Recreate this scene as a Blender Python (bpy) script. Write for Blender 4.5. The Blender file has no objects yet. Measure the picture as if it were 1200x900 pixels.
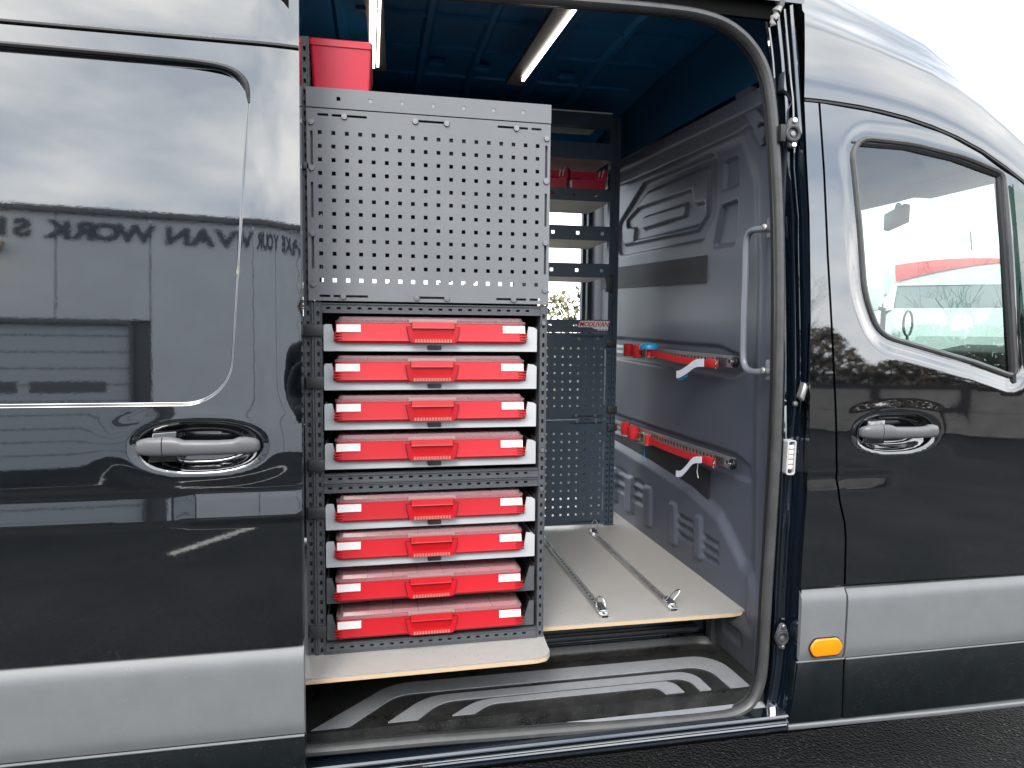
import bpy, bmesh, math, random
from mathutils import Vector, Matrix, noise
from mathutils.geometry import delaunay_2d_cdt
random.seed(4)
SC = bpy.context.scene
COL = SC.collection

# ------------------------------------------------------------------ camera
CAM_POS = Vector((0.0, -1.6, 1.45))
ROWS = ((0.98047793, -0.1964235, 0.00899116),      # right
        (0.00603169, 0.07575011, 0.99710859),      # up
        (0.19653664, 0.97758873, -0.07545607))     # forward
cam_d = bpy.data.cameras.new('camera')
cam = bpy.data.objects.new('camera', cam_d)
COL.objects.link(cam)
r_, u_, f_ = (Vector(v) for v in ROWS)
cam.matrix_world = Matrix(((r_.x, u_.x, -f_.x, CAM_POS.x), (r_.y, u_.y, -f_.y, CAM_POS.y),
                           (r_.z, u_.z, -f_.z, CAM_POS.z), (0, 0, 0, 1)))
cam_d.sensor_fit = 'HORIZONTAL'
cam_d.sensor_width = 36
cam_d.lens = 24
cam_d.clip_start = 0.02
cam_d.clip_end = 600
SC.camera = cam

# ------------------------------------------------------------------ sky, sun, exposure
W = bpy.data.worlds.new('World')
SC.world = W
W.use_nodes = True
nt = W.node_tree
nt.nodes.clear()
out = nt.nodes.new('ShaderNodeOutputWorld')
bg = nt.nodes.new('ShaderNodeBackground')
sky = nt.nodes.new('ShaderNodeTexSky')
sky.sky_type = 'NISHITA'
sky.sun_disc = False
SUN_EL, SUN_AZ = math.radians(42), math.radians(205)
sky.sun_elevation = SUN_EL
sky.sun_rotation = SUN_AZ
tc = nt.nodes.new('ShaderNodeTexCoord')
mp = nt.nodes.new('ShaderNodeMapping')
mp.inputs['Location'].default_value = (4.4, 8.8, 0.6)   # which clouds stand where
mp.inputs['Scale'].default_value = (1.0, 1.0, 2.6)
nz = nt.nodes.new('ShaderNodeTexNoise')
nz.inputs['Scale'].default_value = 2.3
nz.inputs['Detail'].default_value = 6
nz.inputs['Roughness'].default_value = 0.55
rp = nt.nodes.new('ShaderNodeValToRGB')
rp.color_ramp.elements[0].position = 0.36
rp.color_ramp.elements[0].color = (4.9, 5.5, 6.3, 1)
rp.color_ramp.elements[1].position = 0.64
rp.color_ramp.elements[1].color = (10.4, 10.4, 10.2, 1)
nz2 = nt.nodes.new('ShaderNodeTexNoise')
nz2.inputs['Scale'].default_value = 1.5
nz2.inputs['Detail'].default_value = 5
rp2 = nt.nodes.new('ShaderNodeValToRGB')
rp2.color_ramp.elements[0].position = 0.30
rp2.color_ramp.elements[0].color = (0.45, 0.45, 0.45, 1)
rp2.color_ramp.elements[1].position = 0.50
rp2.color_ramp.elements[1].color = (1, 1, 1, 1)
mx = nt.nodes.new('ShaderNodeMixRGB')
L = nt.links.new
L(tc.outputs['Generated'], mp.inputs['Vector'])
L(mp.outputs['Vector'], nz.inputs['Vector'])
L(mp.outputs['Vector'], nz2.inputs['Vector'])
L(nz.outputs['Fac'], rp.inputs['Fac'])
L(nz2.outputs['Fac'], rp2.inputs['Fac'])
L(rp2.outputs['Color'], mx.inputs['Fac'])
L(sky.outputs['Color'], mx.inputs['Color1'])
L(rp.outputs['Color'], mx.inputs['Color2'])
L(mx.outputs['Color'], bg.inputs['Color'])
bg.inputs['Strength'].default_value = 0.09
L(bg.outputs['Background'], out.inputs['Surface'])

sd = bpy.data.lights.new('sun', 'SUN')
sd.energy = 0.6
sd.angle = math.radians(20)
sd.color = (1.0, 0.96, 0.9)
so = bpy.data.objects.new('sun', sd)
COL.objects.link(so)
# the sky's sun_rotation counts clockwise from +Y
sdir = Vector((math.sin(SUN_AZ) * math.cos(SUN_EL), math.cos(SUN_AZ) * math.cos(SUN_EL), math.sin(SUN_EL)))
so.rotation_euler = sdir.to_track_quat('Z', 'Y').to_euler()

vs = SC.view_settings
SC.display_settings.display_device = 'sRGB'
vs.view_transform = 'Standard'
vs.look = 'None'
vs.exposure = 2.3
vs.gamma = 1.0
vs.use_curve_mapping = False
SC.cycles.max_bounces = 10
SC.cycles.transparent_max_bounces = 16
SC.cycles.use_denoising = True

# ------------------------------------------------------------------ materials
def new_mat(name):
    m = bpy.data.materials.new(name)
    m.use_nodes = True
    n = m.node_tree
    return m, n, n.nodes['Principled BSDF']

def pmat(name, col, rough=0.5, metal=0.0, coat=0.0, coat_rough=0.03, ior=1.5, var=0.0, vscale=8.0,
         bump=0.0, bscale=200.0, spec=0.5, rvar=0.0, stretch=(1, 1, 1), emit=None, estr=0.0, coat_ior=1.5):
    m, n, b = new_mat(name)
    b.inputs['Base Color'].default_value = (*col, 1)
    b.inputs['Roughness'].default_value = rough
    b.inputs['Metallic'].default_value = metal
    b.inputs['IOR'].default_value = ior
    b.inputs['Specular IOR Level'].default_value = spec
    b.inputs['Coat Weight'].default_value = coat
    b.inputs['Coat IOR'].default_value = coat_ior
    b.inputs['Coat Roughness'].default_value = coat_rough
    if emit:
        b.inputs['Emission Color'].default_value = (*emit, 1)
        b.inputs['Emission Strength'].default_value = estr
    if var or bump or rvar:
        t = n.nodes.new('ShaderNodeTexCoord')
        mp = n.nodes.new('ShaderNodeMapping')
        mp.inputs['Scale'].default_value = stretch
        n.links.new(t.outputs['Object'], mp.inputs['Vector'])
    if var or rvar:
        z = n.nodes.new('ShaderNodeTexNoise')
        z.inputs['Scale'].default_value = vscale
        z.inputs['Detail'].default_value = 7
        z.inputs['Roughness'].default_value = 0.62
        n.links.new(mp.outputs['Vector'], z.inputs['Vector'])
    if var:
        r = n.nodes.new('ShaderNodeValToRGB')
        r.color_ramp.elements[0].position = 0.3
        r.color_ramp.elements[1].position = 0.7
        r.color_ramp.elements[0].color = (*[c * (1 - var) for c in col], 1)
        r.color_ramp.elements[1].color = (*[min(1, c * (1 + var)) for c in col], 1)
        n.links.new(z.outputs['Fac'], r.inputs['Fac'])
        n.links.new(r.outputs['Color'], b.inputs['Base Color'])
    if rvar:
        q = n.nodes.new('ShaderNodeMapRange')
        q.inputs['From Min'].default_value = 0.3
        q.inputs['From Max'].default_value = 0.7
        q.inputs['To Min'].default_value = max(0, rough - rvar)
        q.inputs['To Max'].default_value = min(1, rough + rvar)
        n.links.new(z.outputs['Fac'], q.inputs['Value'])
        n.links.new(q.outputs['Result'], b.inputs['Roughness'])
    if bump:
        z2 = n.nodes.new('ShaderNodeTexNoise')
        z2.inputs['Scale'].default_value = bscale
        z2.inputs['Detail'].default_value = 3
        n.links.new(mp.outputs['Vector'], z2.inputs['Vector'])
        bp = n.nodes.new('ShaderNodeBump')
        bp.inputs['Strength'].default_value = bump
        bp.inputs['Distance'].default_value = 0.002
        n.links.new(z2.outputs['Fac'], bp.inputs['Height'])
        n.links.new(bp.outputs['Normal'], b.inputs['Normal'])
        if coat:
            n.links.new(bp.outputs['Normal'], b.inputs['Coat Normal'])
    return m

M = {}
M['paint'] = pmat('black_paint', (0.0014, 0.0024, 0.0036), rough=0.03, coat=1.0, coat_rough=0.008, ior=1.80,
                  bump=0.006, bscale=170, spec=0.5, coat_ior=1.80)
M['jamb'] = pmat('jamb_paint', (0.003, 0.006, 0.011), rough=0.06, coat=1.0, coat_rough=0.02, bump=0.06, bscale=70, ior=1.7, coat_ior=1.8)
M['cladding'] = pmat('grey_cladding', (0.142, 0.148, 0.153), rough=0.42, var=0.06, vscale=14, bump=0.10, bscale=900, spec=0.5)
M['lowpaint'] = pmat('lower_body_paint', (0.0035, 0.0055, 0.0065), rough=0.28, coat=0.35, coat_rough=0.2, var=0.35, vscale=30, bump=0.12, bscale=400)
M['seal'] = pmat('rubber_seal', (0.050, 0.050, 0.050), rough=0.38, var=0.25, vscale=18, stretch=(1, 1, 1), bump=0.1, bscale=60)
M['sealant'] = pmat('seam_sealant', (0.22, 0.22, 0.21), rough=0.45, var=0.3, vscale=60, bump=0.4, bscale=120)
M['rubber'] = pmat('black_rubber', (0.008, 0.008, 0.009), rough=0.45, var=0.2)
M['gap'] = pmat('panel_gap', (0.003, 0.003, 0.003), rough=0.9, spec=0.1)
M['handle'] = pmat('door_handle_plastic', (0.090, 0.091, 0.095), rough=0.36, bump=0.05, bscale=900)
M['pegboard'] = pmat('powder_coated_panel', (0.135, 0.140, 0.148), rough=0.44, var=0.07, vscale=5, bump=0.14, bscale=1400, rvar=0.10)
M['rack'] = pmat('rack_metal', (0.066, 0.070, 0.077), rough=0.42, var=0.10, vscale=30, bump=0.14, bscale=1400)
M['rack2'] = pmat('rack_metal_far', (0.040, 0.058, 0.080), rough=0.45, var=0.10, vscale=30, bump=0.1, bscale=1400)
M['clip'] = pmat('clip_plastic', (0.026, 0.027, 0.029), rough=0.5, bump=0.3, bscale=500)
M['bolt'] = pmat('bolt_steel', (0.20, 0.20, 0.21), rough=0.35, metal=0.6)
M['tray'] = pmat('light_grey_tray', (0.40, 0.405, 0.415), rough=0.48, var=0.03, vscale=20, bump=0.06, bscale=700)
M['red'] = pmat('red_case_plastic', (0.42, 0.004, 0.011), rough=0.36, var=0.06, vscale=16, bump=0.10, bscale=800)
M['red2'] = pmat('red_handle_plastic', (0.38, 0.003, 0.006), rough=0.30, bump=0.06, bscale=500)
M['redbin'] = pmat('red_bin_plastic', (0.47, 0.006, 0.028), rough=0.40, var=0.05, vscale=12)
M['hinge'] = pmat('lid_hinge_plastic', (0.30, 0.19, 0.19), rough=0.3)
M['gapshade'] = pmat('handle_gap_shade', (0.10, 0.002, 0.003), rough=0.6)
M['gripbeige'] = pmat('grip_pad', (0.42, 0.15, 0.12), rough=0.6)
M['grab'] = pmat('grab_handle_grey', (0.16, 0.17, 0.20), rough=0.32)
M['label'] = pmat('white_label', (0.60, 0.59, 0.57), rough=0.6)
M['board'] = pmat('grey_floor_board', (0.30, 0.288, 0.272), rough=0.42, var=0.05, vscale=40, bump=0.08, bscale=600, rvar=0.06)
M['ply'] = pmat('birch_edge', (0.50, 0.37, 0.235), rough=0.6, var=0.18, vscale=30, stretch=(1, 1, 40))
M['pad'] = pmat('step_pad_plastic', (0.20, 0.205, 0.215), rough=0.50, var=0.08, vscale=30, bump=0.1, bscale=800)
M['step'] = pmat('step_black_plastic', (0.014, 0.014, 0.014), rough=0.36, var=0.6, vscale=13, bump=0.25, bscale=500, rvar=0.14)
M['steptrim'] = pmat('step_trim_plastic', (0.030, 0.033, 0.037), rough=0.5, bump=0.15, bscale=900)
M['bulk'] = pmat('bulkhead_grey', (0.066, 0.073, 0.096), rough=0.42, var=0.03, vscale=6, bump=0.04, bscale=500)
M['mat'] = pmat('ribbed_mat', (0.016, 0.017, 0.019), rough=0.65, var=0.2, vscale=60, bump=0.4, bscale=300)
M['ceil'] = pmat('navy_ceiling', (0.006, 0.100, 0.240), rough=0.38, spec=0.25, var=0.1)
M['navy'] = pmat('navy_interior', (0.006, 0.050, 0.110), rough=0.4, spec=0.3)
M['led'] = pmat('led_diffuser', (0.9, 0.9, 0.9), rough=0.5, emit=(1.0, 0.97, 0.86), estr=2.2)
M['ledbody'] = pmat('led_profile', (0.030, 0.020, 0.022), rough=0.35, metal=0.3)
M['alu'] = pmat('aluminium_rail', (0.55, 0.54, 0.52), rough=0.32, metal=0.85, var=0.1, vscale=60)
M['zinc'] = pmat('zinc_plated_steel', (0.50, 0.45, 0.34), rough=0.3, metal=0.9, var=0.25, vscale=90)
M['chrome'] = pmat('bright_steel', (0.75, 0.75, 0.75), rough=0.18, metal=1.0)
M['strap'] = pmat('red_webbing', (0.52, 0.010, 0.014), rough=0.75, bump=0.5, bscale=700)
M['tag'] = pmat('white_strap_tag', (0.62, 0.63, 0.72), rough=0.6)
M['blue'] = pmat('blue_plastic', (0.01, 0.22, 0.45), rough=0.4)
M['amber'] = pmat('amber_lens', (0.85, 0.23, 0.004), rough=0.22, coat=0.5, var=0.05, vscale=80, bump=0.25, bscale=260)
M['contact'] = pmat('contact_strip', (0.62, 0.56, 0.50), rough=0.35, var=0.15, vscale=90)
M['stickerred'] = pmat('sticker_red', (0.62, 0.004, 0.02), rough=0.5)
M['stickerwhite'] = pmat('sticker_white', (0.74, 0.72, 0.72), rough=0.5)
M['stickergrey'] = pmat('sticker_grey', (0.18, 0.18, 0.19), rough=0.5)
M['dash'] = pmat('dash_plastic', (0.035, 0.036, 0.038), rough=0.6)
M['headliner'] = pmat('headliner_fabric', (0.70, 0.73, 0.72), rough=0.9)
M['seat'] = pmat('seat_fabric', (0.02, 0.02, 0.022), rough=0.9)
M['palepart'] = pmat('pale_plastic', (0.6, 0.6, 0.58), rough=0.4)
M['whitevan'] = pmat('white_van_paint', (0.78, 0.79, 0.80), rough=0.2, coat=0.6)
M['vanred'] = pmat('red_stripe_paint', (0.68, 0.03, 0.02), rough=0.3)
M['tyre'] = pmat('tyre_rubber', (0.012, 0.012, 0.012), rough=0.8)
M['wall'] = pmat('clad_wall_sheet', (0.58, 0.61, 0.66), rough=0.5, var=0.06, vscale=2.5)
M['walldark'] = pmat('roof_edge_trim', (0.10, 0.105, 0.115), rough=0.5)
M['shutter'] = pmat('shutter_sheet', (0.40, 0.43, 0.48), rough=0.5)
M['letter'] = pmat('sign_letter_dark', (0.05, 0.062, 0.08), rough=0.4)
M['fence'] = pmat('concrete_panel', (0.27, 0.25, 0.23), rough=0.85, var=0.2, vscale=4)
M['post'] = pmat('dark_fence_post', (0.035, 0.025, 0.025), rough=0.7)
M['bark'] = pmat('bark', (0.06, 0.048, 0.038), rough=0.9, var=0.3, vscale=6)
M['twig'] = pmat('twig_bark', (0.085, 0.068, 0.05), rough=0.9, var=0.3, vscale=3)
M['shrub'] = pmat('winter_shrub', (0.15, 0.115, 0.075), rough=0.9, var=0.6, vscale=4)
M['leafy'] = pmat('hedge_leaf', (0.11, 0.10, 0.035), rough=0.7, var=0.4, vscale=5)
M['coat'] = pmat('black_coat_fabric', (0.010, 0.011, 0.014), rough=0.85, bump=0.3, bscale=300)
M['skin'] = pmat('skin', (0.50, 0.28, 0.20), rough=0.5)
M['hair'] = pmat('dark_hair', (0.02, 0.014, 0.010), rough=0.6)
M['jeans'] = pmat('dark_trousers', (0.014, 0.016, 0.024), rough=0.85)
M['lamp'] = pmat('lamp_lens', (0.9, 0.8, 0.5), rough=0.4, emit=(1.0, 0.75, 0.30), estr=14.0)
M['line'] = pmat('road_marking', (0.55, 0.54, 0.50), rough=0.7, var=0.25, vscale=14)

def glass_mat(name, tint, refl=1.0):
    m, n, b = new_mat(name)
    n.nodes.remove(b)
    o = n.nodes['Material Output']
    t = n.nodes.new('ShaderNodeBsdfTransparent')
    t.inputs['Color'].default_value = (*tint, 1)
    g = n.nodes.new('ShaderNodeBsdfGlossy')
    g.inputs['Roughness'].default_value = 0.0
    fr = n.nodes.new('ShaderNodeFresnel')
    fr.inputs['IOR'].default_value = 1.52
    mu = n.nodes.new('ShaderNodeMath')
    mu.operation = 'MULTIPLY'
    mu.inputs[1].default_value = refl
    mu.use_clamp = True
    ge = n.nodes.new('ShaderNodeNewGeometry')
    io = n.nodes.new('ShaderNodeMapRange')        # a thin pane reflects alike from both sides
    io.inputs['To Min'].default_value = 1.52
    io.inputs['To Max'].default_value = 1 / 1.52
    n.links.new(ge.outputs['Backfacing'], io.inputs['Value'])
    n.links.new(io.outputs['Result'], fr.inputs['IOR'])
    mix = n.nodes.new('ShaderNodeMixShader')
    n.links.new(fr.outputs['Fac'], mu.inputs[0])
    n.links.new(mu.outputs[0], mix.inputs['Fac'])
    n.links.new(t.outputs[0], mix.inputs[1])
    n.links.new(g.outputs[0], mix.inputs[2])
    n.links.new(mix.outputs[0], o.inputs['Surface'])
    return m
M['glass'] = glass_mat('window_glass', (0.40, 0.52, 0.465), 2.5)
M['screen'] = glass_mat('windscreen_glass', (0.80, 0.88, 0.85), 1.6)

def lid_mat():
    m, n, b = new_mat('clear_lid_plastic')
    b.inputs['Base Color'].default_value = (0.40, 0.24, 0.25, 1)
    b.inputs['Roughness'].default_value = 0.16
    o = n.nodes['Material Output']
    t = n.nodes.new('ShaderNodeBsdfTransparent')
    t.inputs['Color'].default_value = (0.95, 0.90, 0.90, 1)
    mix = n.nodes.new('ShaderNodeMixShader')
    mix.inputs['Fac'].default_value = 0.42
    n.links.new(t.outputs[0], mix.inputs[1])
    n.links.new(b.outputs[0], mix.inputs[2])
    n.links.new(mix.outputs[0], o.inputs['Surface'])
    return m
M['lid'] = lid_mat()

def asphalt_mat():
    m, n, b = new_mat('wet_asphalt')
    t = n.nodes.new('ShaderNodeTexCoord')
    v = n.nodes.new('ShaderNodeTexVoronoi')
    v.inputs['Scale'].default_value = 95
    z = n.nodes.new('ShaderNodeTexNoise')
    z.inputs['Scale'].default_value = 1.3
    z.inputs['Detail'].default_value = 8
    z3 = n.nodes.new('ShaderNodeTexNoise')
    z3.inputs['Scale'].default_value = 160
    z3.inputs['Detail'].default_value = 4
    for k in (v, z, z3):
        n.links.new(t.outputs['Object'], k.inputs['Vector'])
    r = n.nodes.new('ShaderNodeValToRGB')
    r.color_ramp.elements[0].position = 0.35
    r.color_ramp.elements[0].color = (0.0045, 0.0056, 0.0068, 1)
    r.color_ramp.elements[1].position = 0.68
    r.color_ramp.elements[1].color = (0.016, 0.0164, 0.0165, 1)
    n.links.new(z.outputs['Fac'], r.inputs['Fac'])
    r2 = n.nodes.new('ShaderNodeValToRGB')
    r2.color_ramp.elements[0].position = 0.45
    r2.color_ramp.elements[0].color = (0.55, 0.55, 0.55, 1)
    r2.color_ramp.elements[1].position = 0.75
    r2.color_ramp.elements[1].color = (4.2, 4.2, 4.1, 1)
    n.links.new(z3.outputs['Fac'], r2.inputs['Fac'])
    mu = n.nodes.new('ShaderNodeMixRGB')
    mu.blend_type = 'MULTIPLY'
    mu.inputs['Fac'].default_value = 1
    n.links.new(r.outputs['Color'], mu.inputs['Color1'])
    n.links.new(r2.outputs['Color'], mu.inputs['Color2'])
    n.links.new(mu.outputs['Color'], b.inputs['Base Color'])
    b.inputs['Roughness'].default_value = 0.55
    b.inputs['Specular IOR Level'].default_value = 0.12
    bp = n.nodes.new('ShaderNodeBump')
    bp.inputs['Strength'].default_value = 0.9
    bp.inputs['Distance'].default_value = 0.006
    n.links.new(v.outputs['Distance'], bp.inputs['Height'])
    n.links.new(bp.outputs['Normal'], b.inputs['Normal'])
    return m
M['asphalt'] = asphalt_mat()
M['shelflit'] = pmat('daylit_shelf_board', (0.74, 0.71, 0.64), rough=0.6, var=0.05)  # cream tone paints in the daylight on the shelf undersides

def specks(m, col, scale, thr, zlo=None, zhi=None):
    # grit, and sparkle painted on asphalt: round coloured spots, thinning out above zhi
    n = m.node_tree
    b = n.nodes['Principled BSDF']
    t = n.nodes.new('ShaderNodeTexCoord')
    v = n.nodes.new('ShaderNodeTexVoronoi')
    v.inputs['Scale'].default_value = scale
    n.links.new(t.outputs['Object'], v.inputs['Vector'])
    z = n.nodes.new('ShaderNodeTexNoise')
    z.inputs['Scale'].default_value = scale * 0.045
    z.inputs['Detail'].default_value = 5
    n.links.new(t.outputs['Object'], z.inputs['Vector'])
    a = n.nodes.new('ShaderNodeMath'); a.operation = 'LESS_THAN'; a.inputs[1].default_value = 0.26
    n.links.new(v.outputs['Distance'], a.inputs[0])
    s = n.nodes.new('ShaderNodeSeparateColor')
    n.links.new(v.outputs['Color'], s.inputs[0])
    k = n.nodes.new('ShaderNodeMath'); k.operation = 'MULTIPLY'
    n.links.new(s.outputs[0], k.inputs[0]); n.links.new(z.outputs['Fac'], k.inputs[1])
    g = n.nodes.new('ShaderNodeMath'); g.operation = 'GREATER_THAN'; g.inputs[1].default_value = thr
    n.links.new(k.outputs[0], g.inputs[0])
    f = n.nodes.new('ShaderNodeMath'); f.operation = 'MULTIPLY'
    n.links.new(a.outputs[0], f.inputs[0]); n.links.new(g.outputs[0], f.inputs[1])
    last = f.outputs[0]
    if zhi is not None:
        q = n.nodes.new('ShaderNodeSeparateXYZ'); n.links.new(t.outputs['Object'], q.inputs[0])
        r = n.nodes.new('ShaderNodeMapRange'); r.inputs['From Min'].default_value = zlo; r.inputs['From Max'].default_value = zhi
        r.inputs['To Min'].default_value = 1; r.inputs['To Max'].default_value = 0
        n.links.new(q.outputs['Z'], r.inputs['Value'])
        h = n.nodes.new('ShaderNodeMath'); h.operation = 'MULTIPLY'
        n.links.new(last, h.inputs[0]); n.links.new(r.outputs['Result'], h.inputs[1]); last = h.outputs[0]
    mix = n.nodes.new('ShaderNodeMixRGB'); mix.inputs['Color2'].default_value = (*col, 1)
    src = b.inputs['Base Color'].links[0].from_socket if b.inputs['Base Color'].links else None
    if src: n.links.new(src, mix.inputs['Color1'])
    else: mix.inputs['Color1'].default_value = b.inputs['Base Color'].default_value
    n.links.new(last, mix.inputs['Fac'])
    n.links.new(mix.outputs[0], b.inputs['Base Color'])
specks(M['paint'], (0.030, 0.026, 0.020), 230, 0.46, 0.75, 1.25)
specks(M['lowpaint'], (0.05, 0.05, 0.045), 260, 0.44)
specks(M['step'], (0.085, 0.075, 0.062), 240, 0.37)
specks(M['pad'], (0.10, 0.095, 0.085), 200, 0.42)
specks(M['board'], (0.16, 0.14, 0.12), 170, 0.47)
specks(M['asphalt'], (0.14, 0.14, 0.135), 85, 0.41)  # pale spots stand in for glints off the wet surface
specks(M['cladding'], (0.20, 0.198, 0.19), 240, 0.53)

def vary(m, amt):
    # each piece comes out of the mould a touch lighter or darker
    n = m.node_tree
    b = n.nodes['Principled BSDF']
    oi = n.nodes.new('ShaderNodeObjectInfo')
    r = n.nodes.new('ShaderNodeMapRange'); r.inputs['To Min'].default_value = 1 - amt; r.inputs['To Max'].default_value = 1 + amt
    n.links.new(oi.outputs['Random'], r.inputs['Value'])
    h = n.nodes.new('ShaderNodeHueSaturation')
    n.links.new(r.outputs['Result'], h.inputs['Value'])
    src = b.inputs['Base Color'].links[0].from_socket if b.inputs['Base Color'].links else None
    if src: n.links.new(src, h.inputs['Color'])
    else: h.inputs['Color'].default_value = b.inputs['Base Color'].default_value
    n.links.new(h.outputs['Color'], b.inputs['Base Color'])
vary(M['red'], 0.14); vary(M['tray'], 0.06); vary(M['wall'], 0.04)

# ------------------------------------------------------------------ mesh helpers
class MB:
    def __init__(self):
        self.v = []
        self.f = []
    def add(self, vs, fs):
        o = len(self.v)
        self.v += [tuple(p) for p in vs]
        self.f += [tuple(i + o for i in q) for q in fs]
    def box(self, x0, x1, y0, y1, z0, z1):
        self.add([(x0, y0, z0), (x1, y0, z0), (x1, y1, z0), (x0, y1, z0), (x0, y0, z1), (x1, y0, z1), (x1, y1, z1), (x0, y1, z1)],
                 [(0, 3, 2, 1), (4, 5, 6, 7), (0, 1, 5, 4), (1, 2, 6, 5), (2, 3, 7, 6), (3, 0, 4, 7)])
    def obox(self, c, ax, ay, az):
        c, ax, ay, az = Vector(c), Vector(ax), Vector(ay), Vector(az)
        vs = [c + sx * ax + sy * ay + sz * az for sz in (-1, 1) for sx, sy in ((-1, -1), (1, -1), (1, 1), (-1, 1))]
        fs = [(0, 3, 2, 1), (4, 5, 6, 7), (0, 1, 5, 4), (1, 2, 6, 5), (2, 3, 7, 6), (3, 0, 4, 7)]
        if ax.cross(ay).dot(az) < 0:
            fs = [tuple(reversed(q)) for q in fs]
        self.add(vs, fs)
    def loft(self, rings, closed=True, caps=True):
        n = len(rings[0])
        vs = [p for r in rings for p in r]
        fs = []
        for i in range(len(rings) - 1):
            for j in range(n if closed else n - 1):
                k = (j + 1) % n
                fs.append((i * n + j, i * n + k, (i + 1) * n + k, (i + 1) * n + j))
        if caps and closed:
            fs.append(tuple(reversed(range(n))))
            fs.append(tuple((len(rings) - 1) * n + j for j in range(n)))
        self.add(vs, fs)
    def tube(self, pts, rad, n=8, caps=True, ref=None, squash=1.0):
        pts = [Vector(p) for p in pts]
        if not isinstance(rad, (list, tuple)):
            rad = [rad] * len(pts)
        rings = []
        prev = None
        for i, p in enumerate(pts):
            d = (pts[min(i + 1, len(pts) - 1)] - pts[max(i - 1, 0)]).normalized()
            if prev is None:
                a = Vector(ref) if ref else (Vector((0, 0, 1)) if abs(d.z) < 0.9 else Vector((1, 0, 0)))
            else:
                a = prev
            a = (a - d * a.dot(d)).normalized()
            prev = a
            b = d.cross(a)
            rings.append([p + rad[i] * (math.cos(2 * math.pi * k / n) * a + squash * math.sin(2 * math.pi * k / n) * b) for k in range(n)])
        self.loft(rings, True, caps)
    def cyl(self, c, axis, r, h, n=12, r2=None):
        c, axis = Vector(c), Vector(axis).normalized()
        self.tube([c, c + axis * h], [r, r if r2 is None else r2], n)
    def prism(self, poly, y0, y1):
        # polygon of (x, z) extruded along y
        n = len(poly)
        vs = [(x, y0, z) for x, z in poly] + [(x, y1, z) for x, z in poly]
        fs = [tuple(range(n)), tuple(reversed(range(n, 2 * n)))]
        for i in range(n):
            k = (i + 1) % n
            fs.append((i, i + n, k + n, k))
        self.add(vs, fs)
    def plate(self, o, U, V, N, u0, u1, v0, v1, t, holes):
        # rectangular plate with rectangular holes; front at o, back at o + N*t
        o, U, V, N = Vector(o), Vector(U), Vector(V), Vector(N)
        us = sorted({round(a, 5) for h in holes for a in h[:2]} | {u0, u1})
        vs = sorted({round(a, 5) for h in holes for a in h[2:]} | {v0, v1})
        nu, nv = len(us), len(vs)
        hol = set()
        ui = {a: i for i, a in enumerate(us)}
        vi = {a: i for i, a in enumerate(vs)}
        for h in holes:
            for i in range(ui[round(h[0], 5)], ui[round(h[1], 5)]):
                for j in range(vi[round(h[2], 5)], vi[round(h[3], 5)]):
                    hol.add((i, j))
        pts = [o + U * a + V * b for b in vs for a in us]
        pts += [p + N * t for p in pts]
        K = nu * nv
        fs = []
        solid = lambda i, j: 0 <= i < nu - 1 and 0 <= j < nv - 1 and (i, j) not in hol
        for j in range(nv - 1):
            for i in range(nu - 1):
                if (i, j) in hol:
                    continue
                a, b, c, d = j * nu + i, j * nu + i + 1, (j + 1) * nu + i + 1, (j + 1) * nu + i
                fs.append((a, b, c, d))
                fs.append((d + K, c + K, b + K, a + K))
                if not solid(i, j - 1): fs.append((b, a, a + K, b + K))
                if not solid(i, j + 1): fs.append((d, c, c + K, d + K))
                if not solid(i - 1, j): fs.append((a, d, d + K, a + K))
                if not solid(i + 1, j): fs.append((c, b, b + K, c + K))
        self.add(pts, fs)
    def build(self, name, mat, parent=None, smooth=False, bevel=0.0, seg=2, angle=35, fix=True, loc=None):
        me = bpy.data.meshes.new(name)
        me.from_pydata(self.v, [], self.f)
        bm = bmesh.new()
        bm.from_mesh(me)
        if bevel:
            bmesh.ops.remove_doubles(bm, verts=bm.verts, dist=1e-6)
            es = [e for e in bm.edges if len(e.link_faces) == 2 and e.calc_face_angle(0) > math.radians(30)]
            bmesh.ops.bevel(bm, geom=es, offset=bevel, segments=seg, profile=0.5, affect='EDGES', clamp_overlap=True)
        if fix:
            bmesh.ops.recalc_face_normals(bm, faces=bm.faces)
        bm.to_mesh(me)
        bm.free()
        mats = mat if isinstance(mat, (list, tuple)) else [mat]
        for k in mats:
            me.materials.append(k)
        if smooth or bevel:
            for p in me.polygons:
                p.use_smooth = True
            if hasattr(me, 'set_sharp_from_angle'):
                me.set_sharp_from_angle(angle=math.radians(angle))
        o = bpy.data.objects.new(name, me)
        COL.objects.link(o)
        if parent:
            o.parent = parent
        return o

def thing(name, label, cat, group=None, loc=(0, 0, 0), rz=0.0):
    o = bpy.data.objects.new(name, None)
    o.empty_display_size = 0.1
    COL.objects.link(o)
    o.location = loc
    o.rotation_euler.z = rz
    return tag(o, label, cat, group)

def tag(o, label, cat, group=None):
    o['label'] = label
    o['category'] = cat
    if group:
        o['group'] = group
    return o

def copy_thing(o, label, loc=None):
    c = o.copy()
    COL.objects.link(c)
    c['label'] = label
    if loc is not None:
        c.location = loc
    for ch in list(o.children):
        d = ch.copy()
        COL.objects.link(d)
        d.parent = c
        for g in list(ch.children):
            e = g.copy()
            COL.objects.link(e)
            e.parent = d
    return c

def struct(o):
    o['kind'] = 'structure'
    return o

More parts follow.
